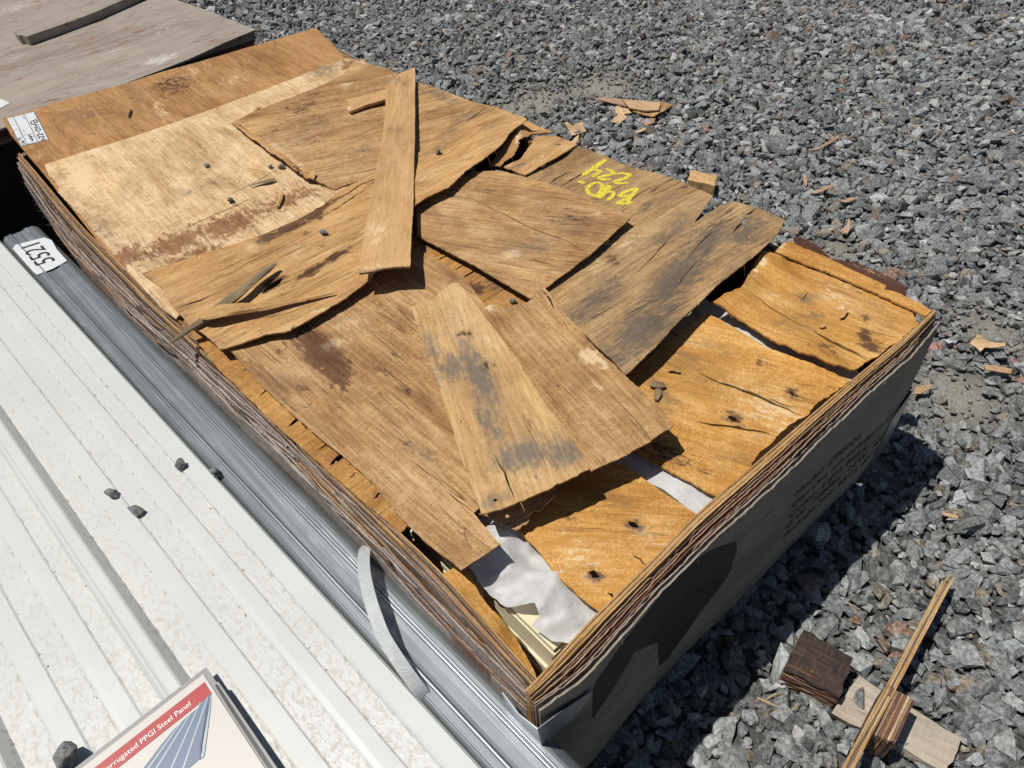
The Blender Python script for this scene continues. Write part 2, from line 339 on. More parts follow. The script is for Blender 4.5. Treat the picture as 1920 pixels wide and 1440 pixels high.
def sheet(name, poly, mat, dz=.005, grain=((0, 0), (1, 0)), thick=.0024, jag=.0012, step=.013, blobs=(), cracks=(), pins=(), wav=.0022, wl=.16, parent=None, seed=None, floor=None, ripple=None, smooth=True):
    """a sheet of veneer: outline points (px, py[, height over the rim]) become points of the place at that height; pins = inner heights; cracks = slits cut through"""
    seed = len(bpy.data.objects) * 7.31 if seed is None else seed
    Z = RIM if floor is None else floor
    cp = [(p[0], p[1], p[2] if len(p) > 2 else dz) for p in poly]
    C = np.array([atz(a, b, Z + c) for a, b, c in cp])
    K = np.array([atz(a, b, Z + c) for a, b, c in list(cp) + list(pins)]); KZ = K[:, 2]
    def hz(P):
        d2 = ((P[:, None, :] - K[None, :, :2]) ** 2).sum(-1); wt = 1 / (d2 + .018 ** 2) ** 1.6; z = (wt * KZ).sum(1) / wt.sum(1)
        return z + np.array([noise.noise(Vector((p[0] / wl, p[1] / wl, seed))) for p in P]) * wav + (ripple(P) if ripple else 0)
    # jagged outline
    out = []
    for i in range(len(C)):
        a, b = C[i, :2], C[(i + 1) % len(C), :2]; L = np.linalg.norm(b - a); m = max(1, int(L / .006)); nrm = np.array([-(b - a)[1], (b - a)[0]]) / (L + 1e-9)
        for k in range(m):
            p = a + (b - a) * k / m; out.append(p + nrm * (rng.normal(0, jag * .30) + jag * .9 * noise.noise(Vector((p[0] * 45, p[1] * 45, seed))) + max(0, jag - .0013) * 2.0 * noise.noise(Vector((p[0] * 130, p[1] * 130, seed)))) * (0 if k == 0 else 1))
    out = np.array(out)
    zmean = KZ.mean()
    base = lambda x, y, *a: atz(x, y, zmean)[:2]
    holes = [crack_poly(c[0], c[1], base) for c in cracks]
    mn, mx = out.min(0), out.max(0); X, Y = np.meshgrid(np.arange(mn[0], mx[0], step), np.arange(mn[1], mx[1], step)); G = np.stack([X.ravel(), Y.ravel()], 1) + rng.uniform(-.25, .25, (X.size, 2)) * step
    G = G[pip(G, out)]
    d = np.sqrt(((G[:, None, :] - out[None]) ** 2).sum(-1)).min(1); G = G[d > step * .45]
    for h in holes:
        dd = np.sqrt(((G[:, None, :] - h[None]) ** 2).sum(-1)).min(1); G = G[(dd > step * .3) & ~pip(G, h)]
    pts = [Vector(p) for p in out]; ed = [(i, (i + 1) % len(out)) for i in range(len(out))]
    for h in holes:
        o = len(pts); pts += [Vector(p) for p in h]; ed += [(o + i, o + (i + 1) % len(h)) for i in range(len(h))]
    pts += [Vector(p) for p in G]
    v2, _, f2, *_ = delaunay_2d_cdt(pts, ed, [], 0, 1e-6)
    P = np.array([v[:] for v in v2]); T = np.array([list(f) for f in f2 if len(f) == 3]); cen = P[T].mean(1); keep = pip(cen, out)
    for h in holes: keep &= ~pip(cen, h)
    T = T[keep]; used = np.unique(T); re = -np.ones(len(P), int); re[used] = np.arange(len(used)); P = P[used]; T = re[T]
    a, b, c = P[T[:, 0]], P[T[:, 1]], P[T[:, 2]]; area = (b - a)[:, 0] * (c - a)[:, 1] - (b - a)[:, 1] * (c - a)[:, 0]; T[area < 0] = T[area < 0][:, ::-1]
    z = hz(P); n = len(P); top = np.column_stack([P, z]); bot = np.column_stack([P, z - thick]); V = np.concatenate([top, bot])
    E = {}
    for t in T:
        for i in range(3): E[(t[i], t[(i + 1) % 3])] = 1
    Fs = [list(t) for t in T] + [[t[2] + n, t[1] + n, t[0] + n] for t in T] + [[a, a + n, b + n, b] for (a, b) in E if (b, a) not in E]
    Fs = [f if len(f) == 3 else [f[0], f[1], f[2], f[3]] for f in Fs]
    g0, g1 = atz(*grain[0], zmean)[:2], atz(*grain[1], zmean)[:2]; gd = (g1 - g0) / np.linalg.norm(g1 - g0); gn = np.array([-gd[1], gd[0]])
    uv = np.column_stack([V[:, :2] @ gd + seed, V[:, :2] @ gn + seed * .37, np.full(2 * n, seed) + (V[:, 2] - zmean) * 3])
    st = np.zeros((2 * n, 4)); st[:, 3] = 1; q = px(V)
    for bl in blobs:
        bx, by, rx, ry, ang, ch, am = bl; ca, sa = math.cos(math.radians(ang)), math.sin(math.radians(ang)); dx, dy = q[:, 0] - bx, q[:, 1] - by
        r2 = ((dx * ca + dy * sa) / rx) ** 2 + ((-dx * sa + dy * ca) / ry) ** 2; st[:, 'dmp'.index(ch)] = np.maximum(st[:, 'dmp'.index(ch)], am * np.exp(-r2))
    o = mesh_obj(name, V, Fs, mat, parent, attrs={'uvm': ('FLOAT_VECTOR', uv), 'st': ('FLOAT_COLOR', st)})
    if smooth:
        o.data.shade_smooth(); sh = np.ones(len(o.data.polygons), bool); sh[2 * len(T):] = False; o.data.polygons.foreach_set('use_smooth', sh)
        sharp = o.data.attributes.new('sharp_edge', 'BOOLEAN', 'EDGE')
        bs = set(tuple(sorted(e)) for e in E if (e[1], e[0]) not in E); bs |= set((a + n, b + n) for a, b in bs)
        sharp.data.foreach_set('value', [tuple(sorted(e.vertices)) in bs for e in o.data.edges])
    o['_hz'] = 0; del o['_hz']
    HZ[o.name] = hz
    return o
HZ = {}

def uv_attrs(V, along=1, seed=0, zs=1):
    """grain coordinates for solid pieces: along = axis index of the grain"""
    V = np.asarray(V, float); ax = [0, 1, 2]; ax.remove(along)
    return {'uvm': ('FLOAT_VECTOR', np.column_stack([V[:, along] + seed, V[:, ax[0]] + V[:, ax[1]] * zs + seed * .7, V[:, ax[1]] + seed])), 'st': ('FLOAT_COLOR', np.tile([0, 0, 0, 1.], (len(V), 1)))}

# ------------------------------------------------------------------ main crate
crate = empty('wooden_crate', (.51, 1.03, 0.0), 'long battered plywood crate with split edges and broken lid in the middle', 'crate')

def ply_wall_strip(name, P, ztop, zbot, thick, mat, parent, rows=5, seed=0, lean=0, fray=.004, gaps=.0, side=1):
    """a long standing ply: P = path (n,2), ztop (n,)"""
    n = len(P); T = np.gradient(P, axis=0); T /= np.linalg.norm(T, axis=1)[:, None]; N = np.stack([-T[:, 1], T[:, 0]], 1) * side
    zt = ztop + rng.normal(0, fray * .35, n) + np.array([noise.noise(Vector((i * .13, seed, 1))) for i in range(n)]) * fray
    if gaps:
        for i in range(n):
            if noise.noise(Vector((i * .045, seed * 3.1, 9))) > .33: zt[i] -= gaps * rng.uniform(.6, 1.1)
    V, F = [], []; top = np.column_stack([P, zt]); s = np.concatenate([[0], np.cumsum(np.linalg.norm(np.diff(P, axis=0), axis=1))]); UV = []
    for k, off in enumerate((0, thick)):
        for r in range(rows):
            t = r / (rows - 1); z = zt * (1 - t) + zbot * t; sh = N * off + N * (lean * t + noise.noise(Vector((seed, r, 2))) * .002 * t)
            V.append(np.column_stack([P + sh, z])); UV.append(np.column_stack([s + seed, z + off * .6 + seed * .3, np.full(n, seed + k * .2)]))
    V = np.concatenate(V); UV = np.concatenate(UV); R = rows * n
    for k in (0, 1):
        for r in range(rows - 1):
            for i in range(n - 1):
                a = k * R + r * n + i; q = [a, a + 1, a + n + 1, a + n]; F.append(q if k else q[::-1])
    for i in range(n - 1): F.append([i, i + 1, R + i + 1, R + i][::1]); b = (rows - 1) * n + i; F.append([b + 1, b, R + b, R + b + 1])
    for r in range(rows - 1):
        a = r * n; F.append([a, R + a, R + a + n, a + n]); b = a + n - 1; F.append([b, b + n, R + b + n, R + b])
    st = np.tile([0, 0, 0, 1.], (len(V), 1))
    o = mesh_obj(name, V, F, mat, parent, attrs={'uvm': ('FLOAT_VECTOR', UV), 'st': ('FLOAT_COLOR', st)})
    bm = bmesh.new(); bm.from_mesh(o.data); bmesh.ops.recalc_face_normals(bm, faces=bm.faces); bm.to_mesh(o.data); bm.free()
    return o

def path(pts, dz, swap=False, n=150):
    W = np.array([at(x, y, dz)[:2] for x, y in pts]); a = 0 if swap else 1; o = np.argsort(W[:, a]); t = np.linspace(W[o[0], a], W[o[-1], a], n); v = np.interp(t, W[o, a], W[o, 1 - a])
    ker = np.hanning(19); ker /= ker.sum(); v = np.convolve(np.pad(v, 9, 'edge'), ker, 'valid'); return t, v
# left long wall: splayed plies
LIN = [(40, 293), (63, 320), (147, 420), (200, 473), (233, 503), (367, 637), (450, 700), (600, 862), (742, 994), (813, 1061), (872, 1123), (913, 1173), (955, 1223), (1011, 1282)]
LOUT = [(22, 300), (58, 352), (100, 413), (187, 513), (260, 593), (320, 637), (400, 713), (467, 776), (547, 845), (580, 886), (676, 978), (747, 1057), (813, 1125), (872, 1188), (938, 1255), (992, 1312)]
ti, vi = path(LIN, -.005); to, vo = path(LOUT, -.034)
yy = np.linspace(.012, 2.06, 190); xin = np.interp(yy, ti, vi); xout = np.interp(yy, to, vo)
NL = 15
face_x = xout + .006
sw = ply_wall_strip('side_wall', np.column_stack([face_x + .008, yy]), np.full(190, RIM - .075), .055, .003, M['fray'], crate, rows=7, seed=3, lean=.012, fray=.014, side=-1)
sw['label'] = 'grey furry weathered outer face of the long wall'
order = [4, 0, 1, 0, 4, 1, 2, 3, 1, 2, 0, 2, 2, 1, 2]
for i in range(NL):
    t = i / (NL - 1) * 1.12
    wob = np.array([noise.noise(Vector((y * 2.3, i * .55, 4))) * .007 + noise.noise(Vector((y * 6, i * 1.3, 8))) * .0035 for y in yy]) * min(1, .12 + t * 1.1)
    xp = xin * (1 - t) + xout * t + wob; pin = np.clip(np.minimum(yy, 2.06 - yy) / .12, 0, 1); xp = (xin * (1 - t) + xout * t) * (1 - pin) + xp * pin
    zt = RIM - .003 - .036 * t ** 1.3 - max(0, t - .85) * .12 + np.array([noise.noise(Vector((y * 3.1, i * 2.2, 14))) * .013 for y in yy]) * min(1, t)
    zt = zt - [0, .007, 0, .011, .002, 0, .009, .012, 0, .003, .013, 0, .008, .002, 0][i] * min(1, .4 + t)
    ply_wall_strip('veneer_ply', np.column_stack([xp, yy]), zt, RIM - .15, [.0021, .0018, .0014, .0024][i % 4], PLY[order[i]], sw, rows=4, seed=i * 5.3, fray=.0012 + .0026 * t, gaps=.020 * t, side=-1)
# strands peeled off the outer plies
for i in range(16):
    y0_, ln = rng.uniform(.05, 1.6), rng.uniform(.25, .6); ys_ = np.linspace(y0_, min(2.05, y0_ + ln), 40); k_ = np.sin(np.linspace(0, math.pi, 40))
    xo = np.interp(ys_, yy, xout) + rng.uniform(-.006, .010) - .010 * k_ * rng.uniform(.2, 1.0) + np.array([noise.noise(Vector((y * 16, i, 3))) * .003 for y in ys_])
    zc_ = RIM - rng.uniform(.03, .075) + np.array([noise.noise(Vector((y * 8, i, 6))) * .008 for y in ys_])
    hgt = rng.uniform(.003, .008)
    ply_wall_strip('veneer_strand', np.column_stack([xo, ys_]), zc_, 0, .0016, PLY[[2, 2, 1, 0][i % 4]], sw, rows=2, seed=200 + i, fray=.002, side=-1) if False else None
    V_ = np.concatenate([np.column_stack([xo, ys_, zc_]), np.column_stack([xo + .0022, ys_, zc_ + .0006]), np.column_stack([xo + .0026, ys_, zc_ - hgt]), np.column_stack([xo + .0002, ys_, zc_ - hgt])])
    F_ = [[j * 40 + q, j * 40 + q + 1, ((j + 1) % 4) * 40 + q + 1, ((j + 1) % 4) * 40 + q] for j in range(4) for q in range(39)]
    mesh_obj('veneer_strand', V_, F_, PLY[[2, 2, 1, 0][i % 4]], sw, attrs=uv_attrs(V_, 1, i * 2.2))
def fibres(name, pts, parent, mat, label):
    V, F = [], []
    for p, dr, L, wd in pts:
        p = np.array(p); dr = np.array(dr) / np.linalg.norm(dr); sd = np.cross(dr, rng.normal(0, 1, 3)); sd /= np.linalg.norm(sd); o = len(V); bend = rng.normal(0, L * .25, 3)
        for q in (0, .5, 1): c = p + dr * L * q + bend * q * q; w_ = wd * (1 - q * .85); V += [c - sd * w_, c + sd * w_]
        F += [[o, o + 1, o + 3, o + 2], [o + 2, o + 3, o + 5, o + 4]]
    ob = mesh_obj(name, V, F, mat, parent, attrs=uv_attrs(np.array(V), 2, 4)); ob['kind'] = 'stuff'; ob['label'] = label; return ob
fibres('frayed_fibres', [((np.interp(y, yy, xout) + rng.uniform(-.006, .014), y, RIM - rng.uniform(.045, .14)), (-1, rng.normal(0, 1.2), rng.normal(.1, .9)), abs(rng.normal(.006, .005)) + .002, rng.uniform(.0002, .0007)) for y in rng.uniform(.02, 2.05, 1500)], sw, M['fray'], 'grey wood fibres fraying from the long wall')
# near end wall: plies seen from above, grey printed face
FIN = [(1008, 1281), (1060, 1220), (1126, 1150), (1241, 1038), (1307, 968), (1399, 890), (1453, 842), (1580, 732), (1713, 622), (1753, 585)]
FOUT = [(1002, 1332), (1050, 1302), (1097, 1268), (1163, 1192), (1220, 1126), (1324, 1021), (1487, 874), (1516, 842), (1633, 731), (1707, 667), (1762, 600)]
ti, vi = path(FIN, -.002, True); to, vo = path(FOUT, -.020, True)
xx = np.linspace(.004, 1.025, 120); yin = np.interp(xx, ti, vi); yout = np.interp(xx, to, vo)
FACE_Y = float(np.mean(yout)) - .002
ew = ply_wall_strip('end_wall', np.column_stack([xx, yout - .001]), RIM - .018 + 0 * xx, .055, .003, M['face'], crate, rows=9, seed=21, fray=.005, side=-1)
ew['label'] = 'grey printed end wall in shade'
NF = 10; order = [4, 5, 4, 5, 0, 1, 0, 3, 1, 2]; PLY5 = PLY + [M['gold']]
for i in range(NF):
    t = i / (NF - 1); inner = i < 4; th = np.abs(yin - yout).mean() / (NF - 1)
    wob = np.array([noise.noise(Vector((x * 2.4, i * .9, 6))) * (.0004 if inner else .0022) for x in xx]); yp = yin * (1 - t) + (yout + .004) * t + wob
    zt = RIM + .002 - .002 * (i % 2) - (.001 if inner else .020 * t) + np.array([noise.noise(Vector((x * 4, i * 2.2, 24))) * .004 for x in xx]) * (0 if inner else t)
    ply_wall_strip('veneer_ply', np.column_stack([xx, yp]), zt, RIM - .16, th * (.97 if inner else .62), PLY5[order[i]], ew, rows=4, seed=40 + i * 3.3, fray=.0007 if inner else .0018 + .002 * t, gaps=0 if inner else .010 * t, side=1)
# right and far walls
yr = np.linspace(.03, 2.06, 80)
rw = ply_wall_strip('side_wall', np.column_stack([np.full(80, 1.020), yr]), np.full(80, RIM - .012), .055, .012, PLY[1], crate, rows=4, seed=60, fray=.006, side=1)
for i in range(5): ply_wall_strip('veneer_ply', np.column_stack([1.012 - i * .006 + np.array([noise.noise(Vector((y * 4, i, 3))) * .002 for y in yr]), yr]), np.full(80, RIM - .008 + .002 * (i % 2)), RIM - .15, .003, PLY[[0, 2, 1, 4, 0][i]], rw, rows=3, seed=70 + i, fray=.005, side=1)
fx = np.linspace(.01, 1.02, 60)
ply_wall_strip('end_wall', np.column_stack([fx, np.full(60, 2.07)]), np.full(60, RIM - .012), .055, .02, PLY[1], crate, rows=3, seed=80, fray=.004, side=-1)
def box(name, c, s, mat, parent=None, rz=0, bev=.003, along=0, seed=0):
    bm = bmesh.new(); bmesh.ops.create_cube(bm, size=1)
    for v in bm.verts: v.co = Vector((v.co.x * s[0], v.co.y * s[1], v.co.z * s[2]))
    if bev: bmesh.ops.bevel(bm, geom=bm.edges[:], offset=bev, segments=2, affect='EDGES')
    L = np.array([v.co[:] for v in bm.verts]); bm.verts.index_update(); F = [[v.index for v in f.verts] for f in bm.faces]; bm.free()
    ca, sa = math.cos(rz), math.sin(rz); V = L @ np.array([[ca, sa, 0], [-sa, ca, 0], [0, 0, 1]]) + np.asarray(c)
    return mesh_obj(name, V, F, mat, parent, attrs=uv_attrs(L, along, seed))
for k, x in enumerate((.09, .51, .93)): box('skid', (x, 1.03, .027), (.08, 2.0, .05), M['stick'], crate, along=1, seed=k)
box('floor_board', (.515, 1.04, .062), (.96, 1.98, .016), M['underside'], crate, along=1, seed=7)

fibres('frayed_fibres', [((x, float(np.interp(x, xx, yout)) - .005, .060 + abs(rng.normal(0, .012))), (rng.normal(.4, .6), -.5, -1), abs(rng.normal(.012, .008)) + .003, rng.uniform(.0003, .0008)) for x in rng.uniform(.01, 1.0, 420)] + [((x, float(np.interp(x, xx, yout)) - .004, RIM - .02), (rng.normal(0, .8), -.7, -.6), abs(rng.normal(.004, .002)) + .001, rng.uniform(.0003, .0006)) for x in rng.uniform(.01, 1.0, 60)], ew, M['fray'], 'wood fibres fraying from the end wall edges')
# print on the end wall
def text_mesh(txt, size, shear=0, space=1.0):
    c = bpy.data.curves.new('t', 'FONT'); c.body = txt; c.size = size; c.shear = shear; c.space_character = space; c.resolution_u = 3
    o = bpy.data.objects.new('t', c); COL.objects.link(o); dg = bpy.context.evaluated_depsgraph_get(); dg.update()
    me = o.evaluated_get(dg).to_mesh(); V = np.array([v.co[:] for v in me.vertices]); F = [list(p.vertices) for p in me.polygons]; bpy.data.objects.remove(o); bpy.data.curves.remove(c); return V, F
def put_text(name, txt, length, org, ux, uy, un, mat, parent, size=1, off=.0006, shear=0, tall=1):
    V, F = text_mesh(txt, 1, shear); V[:, 0] -= V[:, 0].min(); k = length / V[:, 0].max(); V *= k; V[:, 1] *= tall
    W = np.asarray(org) + V[:, :1] * np.asarray(ux) + V[:, 1:2] * np.asarray(uy) + np.asarray(un) * off
    n = len(W); W2 = np.concatenate([W, W - np.asarray(un) * (off * .8)]); o = mesh_obj(name, W2, list(F), mat, parent); return o
def face_y(x): return np.interp(x, xx, yout - .001) - .0035
def warp_face(o):
    org = WO[o.name]
    for v in o.data.vertices: v.co.y = float(face_y(v.co.x + org[0]) - org[1] - .0004)
ROWS = [('Model: CP2020', (.596, -.146), .215), ('Qty: One unit included in this box', (.601, -.184), .425), ('Color: Light Ivory', (.605, -.221), .27), ('G.W.: 1080lbs', (.609, -.257), .185), ('N.W.: 920lbs', (.824, -.2774), .175), ('Package Size: 85" x 40" x 15"', (.613, -.291), .40)]
for s_, (tx_, tz_), L_ in ROWS:
    tv, tf = text_mesh(s_, 1); tv[:, 0] -= tv[:, 0].min(); tv[:, 0] *= L_ / tv[:, 0].max(); tv[:, 1] *= .0205 / .73; sl_ = -.095
    V = np.column_stack([tx_ + tv[:, 0] + tv[:, 1] * .06, 0 * tv[:, 0], RIM + tz_ + tv[:, 1] + tv[:, 0] * sl_])
    warp_face(mesh_obj('printed_text', V, tf, M['ink'], ew))
def flat_poly(name, P3, mat, parent, n=None):
    P3 = np.asarray(P3); return mesh_obj(name, P3, [list(range(len(P3)))], mat, parent)
def wall_print(name, pts, mat, off):
    Q = np.array([aty(x, y, FACE_Y - .003) for x, y in pts]); P = [Vector((q[0], q[2])) for q in Q]; n = len(P); mn, mx = Q.min(0), Q.max(0)
    gx_, gz_ = np.meshgrid(np.arange(mn[0], mx[0], .012), np.arange(mn[2], mx[2], .012)); G = np.stack([gx_.ravel(), gz_.ravel()], 1); poly = np.array([p[:] for p in P]); G = G[pip(G, poly)]
    v2, _, f2, *_ = delaunay_2d_cdt(P + [Vector(g) for g in G], [(i, (i + 1) % n) for i in range(n)], [], 1, 1e-6)
    V = np.array([(v[0], face_y(v[0]) - off, v[1]) for v in v2]); return mesh_obj(name, V, [list(f) for f in f2], mat, ew)
AR = [(1109, 1344), (1109, 1292), (1118, 1272), (1170, 1205), (1224, 1148), (1265, 1098), (1310, 1056), (1345, 1034), (1385, 1018), (1384, 1038), (1372, 1075), (1352, 1106), (1318, 1152), (1286, 1200), (1258, 1240), (1241, 1254), (1240, 1209), (1216, 1216), (1192, 1226), (1150, 1290)]
wall_print('printed_arrow', AR, M['inkgrey'], .0004)
wall_print('arrow_shade', [(1216, 1214), (1240, 1208), (1241, 1252), (1286, 1200), (1318, 1152), (1352, 1106), (1366, 1084), (1330, 1096), (1290, 1130), (1250, 1172)], M['ink'], .0008)

# metal corner pieces
mc = M['greyplastic']; mm = simple('bent sheet steel', (.42, .44, .46), .4, .85, .4, 30, .2)
def bracket(pts, name, label):
    V = np.array(pts, float); n = len(V) // 2; F = [[i, i + 1, n + i + 1, n + i] for i in range(n - 1)]
    o = mesh_obj(name, V, F, mm, crate); md = o.modifiers.new('thick', 'SOLIDIFY'); md.thickness = .0014; o['label'] = label; return o
y0 = float(face_y(.02)); 
bracket([(-.006, .055, RIM - .050), (-.010, .02, RIM - .046), (-.007, y0 - .003, RIM - .040), (.02, y0 - .006, RIM - .042), (.05, float(face_y(.05)) - .004, RIM - .052), (.085, float(face_y(.085)) - .003, RIM - .066),
         (-.002, .055, RIM - .090), (-.005, .02, RIM - .098), (-.003, y0 - .004, RIM - .104), (.02, y0 - .005, RIM - .106), (.045, float(face_y(.05)) - .003, RIM - .100), (.075, float(face_y(.085)) - .002, RIM - .090)], 'corner_bracket', 'bent steel corner bracket on the near corner')
ye = float(face_y(1.02))
bracket([(.975, ye - .003, RIM - .24), (1.028, ye - .004, RIM - .20), (1.034, .03, RIM - .20), (.962, ye - .003, RIM - .375), (1.02, ye - .004, RIM - .37), (1.03, .03, RIM - .37)], 'corner_bracket', 'pale steel bracket low on the far end corner')

# ------------------------------------------------------------------ inside of the crate
for i in range(9):                                      # stacked cream steel panels, edges stepped
    z = RIM - .050 - .0080 * i; x0 = .079 - .0012 * i + rng.uniform(-.0025, .0025); y0_ = .050 - .0010 * i + rng.uniform(-.005, .005)
    prof = [(x0, -.006), (x0 + .001, 0)] + [(x0 + .03 + .012 * k, .003 * (k % 2)) for k in range(60)]
    prof = [p for p in prof if p[0] < .97]; n = len(prof); V, F = [], []
    for y in (y0_, 2.02):
        V += [(a, y, z + b) for a, b in prof]; V += [(a, y, z + b - .0016) for a, b in prof]
    for a in range(n - 1): F += [[a, a + 1, 2 * n + a + 1, 2 * n + a], [n + a + 1, n + a, 3 * n + a, 3 * n + a + 1], [a + 1, a, n + a, n + a + 1]]
    F += [[0, 2 * n, 3 * n, n]]
    o = mesh_obj('steel_sheet', V, F, M['cream']); tag(o, ['topmost', 'second', 'third', 'fourth', 'fifth', 'sixth', 'seventh', 'eighth', 'lowest'][i] + ' cream steel sheet in the stepped stack inside the open crate corner', 'steel sheet', 'cream steel sheets stacked in the crate')
o = mesh_obj('foam_liner', [(x, y, RIM - .155 + .012 * noise.noise(Vector((x * 14, y * 14, 2)))) for y in np.linspace(.05, .6, 26) for x in np.linspace(.045, .15, 8)], [[j * 8 + i, j * 8 + i + 1, j * 8 + i + 9, j * 8 + i + 8] for j in range(25) for i in range(7)], M['foam'], None, True)
tag(o, 'grey foam lining low inside the crate between wall and steel sheets', 'foam liner')
def folds(P):
    a = np.array([.016 * (1 - abs(noise.noise(Vector((p[0] * 13, p[1] * 9, 31)))) * 2.4) + .008 * (1 - abs(noise.noise(Vector(((p[0] + p[1]) * 22, (p[0] - p[1]) * 14, 7)))) * 2.2) + .003 * abs(noise.noise(Vector((p[0] * 70, p[1] * 60, 3)))) for p in P]) - .010; return a
film = sheet('foam_film', [(892, 966, -.018), (930, 970, -.018), (975, 992, -.022), (1012, 1033, -.025), (1055, 1080, -.027), (1093, 1118, -.028), (1128, 1146, -.03), (1104, 1183, -.036), (1070, 1205, -.034), (1035, 1203, -.036), (997, 1177, -.034), (1012, 1160, -.028), (1003, 1136, -.022), (971, 1142, -.034), (947, 1139, -.040), (924, 1126, -.046), (898, 1100, -.046), (890, 1078, -.03), (870, 1060, -.024)],
             M['film'], grain=((0, 0), (1, 0)), thick=.0006, jag=.0012, step=.0052, wav=.004, wl=.05, pins=[(960, 1060, -.012), (1010, 1110, -.006), (1060, 1150, -.010), (930, 1040, -.016), (1040, 1180, -.016)], ripple=folds)
tag(film, 'crumpled white foam film spilling over the open crate corner', 'foam film')
film2 = sheet('foam_film', [(1130, 845, -.030), (1200, 850, -.026), (1270, 893, -.026), (1350, 938, -.028), (1310, 972, -.03), (1240, 915, -.028), (1150, 880, -.030)], M['film'], thick=.0006, step=.009, wav=.004, wl=.07)
tag(film2, 'flat strip of white film between two orange lid slats', 'foam film')
film3 = sheet('foam_film', [(1300, 560, -.034), (1345, 570, -.032), (1440, 622, -.030), (1515, 660, -.029), (1600, 690, -.029), (1640, 712, -.032), (1590, 745, -.034), (1500, 700, -.032), (1430, 665, -.030), (1320, 612, -.032)], M['film'], thick=.0006, step=.009, wav=.006, wl=.06)
tag(film3, 'white film showing in the gap below the far orange slat', 'foam film')
film4 = sheet('foam_film', [(1570, 515, -.010), (1640, 540, -.009), (1708, 566, -.008), (1706, 580, -.010), (1640, 560, -.010)], M['film'], thick=.0006, step=.008, wav=.003, wl=.05)
tag(film4, 'thin sliver of white film along the outer orange slat', 'foam film')

# ------------------------------------------------------------------ orange lid slats
G_L = ((1000, 1315), (25, 300)); G_W = ((1000, 1315), (1757, 590))
o = sheet('lid_slat', [(972, 994), (990, 968), (1060, 905), (1110, 850), (1180, 877), (1240, 922), (1308, 966), (1218, 1058), (1126, 1148), (1088, 1119), (1038, 1073), (1009, 1032)], M['orange'], -.014, ((1000, 1000), (1250, 1010)), .004, .001, pins=[(1130, 1000, -.010)],
          cracks=[([(1178, 978), (1198, 990)], 9), ([(1105, 1072), (1124, 1082)], 9), ([(1185, 1040), (1214, 1060)], 3), ([(1140, 1110), (1152, 1120)], 4)],
          blobs=[(1190, 984, 22, 12, 30, 'd', .75), (1115, 1077, 22, 12, 30, 'd', .75), (1080, 960, 40, 20, -30, 'd', .35), (1080, 1040, 90, 50, 30, 'p', .42), (1220, 1010, 70, 40, 40, 'p', .42), (1150, 940, 60, 30, 30, 'm', .3)])
tag(o, 'orange lid slat with two nail holes beside the crumpled film', 'lid slat', 'orange slats of the crate lid')
o = sheet('lid_slat', [(1150, 730, -.014), (1250, 640, -.016), (1325, 586, -.012), (1347, 597, -.012), (1440, 653, -.014), (1513, 678, -.010), (1597, 713, -.014), (1557, 740), (1535, 752), (1513, 779), (1497, 785), (1460, 815), (1438, 838), (1417, 858), (1403, 886), (1370, 910), (1345, 932), (1280, 897), (1210, 858), (1130, 800)], M['orange'], -.015, ((1200, 700), (1500, 790)), .004, .0022,
          cracks=[([(1313, 700), (1345, 716), (1400, 733), (1450, 755), (1503, 779)], 6), ([(1488, 765), (1440, 745)], 3), ([(1305, 790), (1380, 800), (1440, 812), (1452, 816)], 5), ([(1365, 780), (1388, 790)], 8), ([(1480, 733), (1492, 741)], 6)],
          blobs=[(1375, 785, 26, 12, 20, 'd', .8), (1486, 736, 22, 11, 20, 'd', .7), (1245, 745, 50, 26, 35, 'm', .6), (1250, 855, 75, 32, 25, 'd', .55), (1300, 880, 60, 30, 30, 'd', .4), (1440, 690, 60, 22, 25, 'd', .33), (1345, 660, 50, 25, 25, 'm', .3), (1220, 715, 40, 25, 30, 'm', .5), (1440, 770, 120, 45, 28, 'p', .42), (1310, 640, 60, 24, 25, 'p', .35), (1300, 690, 90, 40, 25, 'm', .45), (1380, 860, 50, 30, -40, 'm', .35)])
tag(o, 'broad orange lid slat with long cracks and ragged end in the middle', 'lid slat', 'orange slats of the crate lid')
o = sheet('lid_slat', [(1337, 566, .010), (1362, 548, .014), (1390, 538, .013), (1400, 520, .014), (1430, 468, .020), (1450, 475, .010), (1490, 493), (1530, 508), (1617, 543), (1710, 582), (1722, 610), (1700, 625), (1687, 638), (1660, 656), (1647, 668), (1627, 677), (1618, 684), (1603, 693), (1560, 680, .006), (1524, 664, .010), (1500, 660, .010), (1440, 633), (1390, 602)], M['orange'], -.004, ((1400, 560), (1640, 660)), .004, .0022, pins=[(1420, 545, -.006), (1520, 590, -.006)],
          cracks=[([(1523, 617), (1560, 640), (1600, 655), (1630, 673)], 7), ([(1395, 545), (1440, 575), (1480, 595), (1522, 612)], 2.5), ([(1485, 548), (1508, 557), (1515, 545)], 2.5), ([(1590, 605), (1640, 618), (1690, 632)], 2.5)],
          blobs=[(1620, 630, 16, 15, 0, 'd', 1.0), (1630, 648, 24, 14, 20, 'd', .9), (1624, 596, 9, 8, 30, 'd', .9), (1640, 580, 60, 20, 25, 'm', .25), (1515, 560, 26, 16, 0, 'm', .65), (1525, 590, 34, 16, 20, 'm', .6), (1460, 603, 18, 10, 0, 'm', .6), (1550, 655, 50, 14, 20, 'd', .5), (1425, 495, 6, 32, 32, 'p', 1.0), (1570, 520, 60, 10, 24, 'p', .5), (1580, 565, 90, 26, 25, 'p', .42), (1450, 560, 50, 20, 25, 'p', .35), (1490, 610, 60, 20, 25, 'm', .42), (1660, 610, 40, 20, -40, 'm', .4)])
tag(o, 'curled orange lid slat with black mould spots at the far end', 'lid slat', 'orange slats of the crate lid')
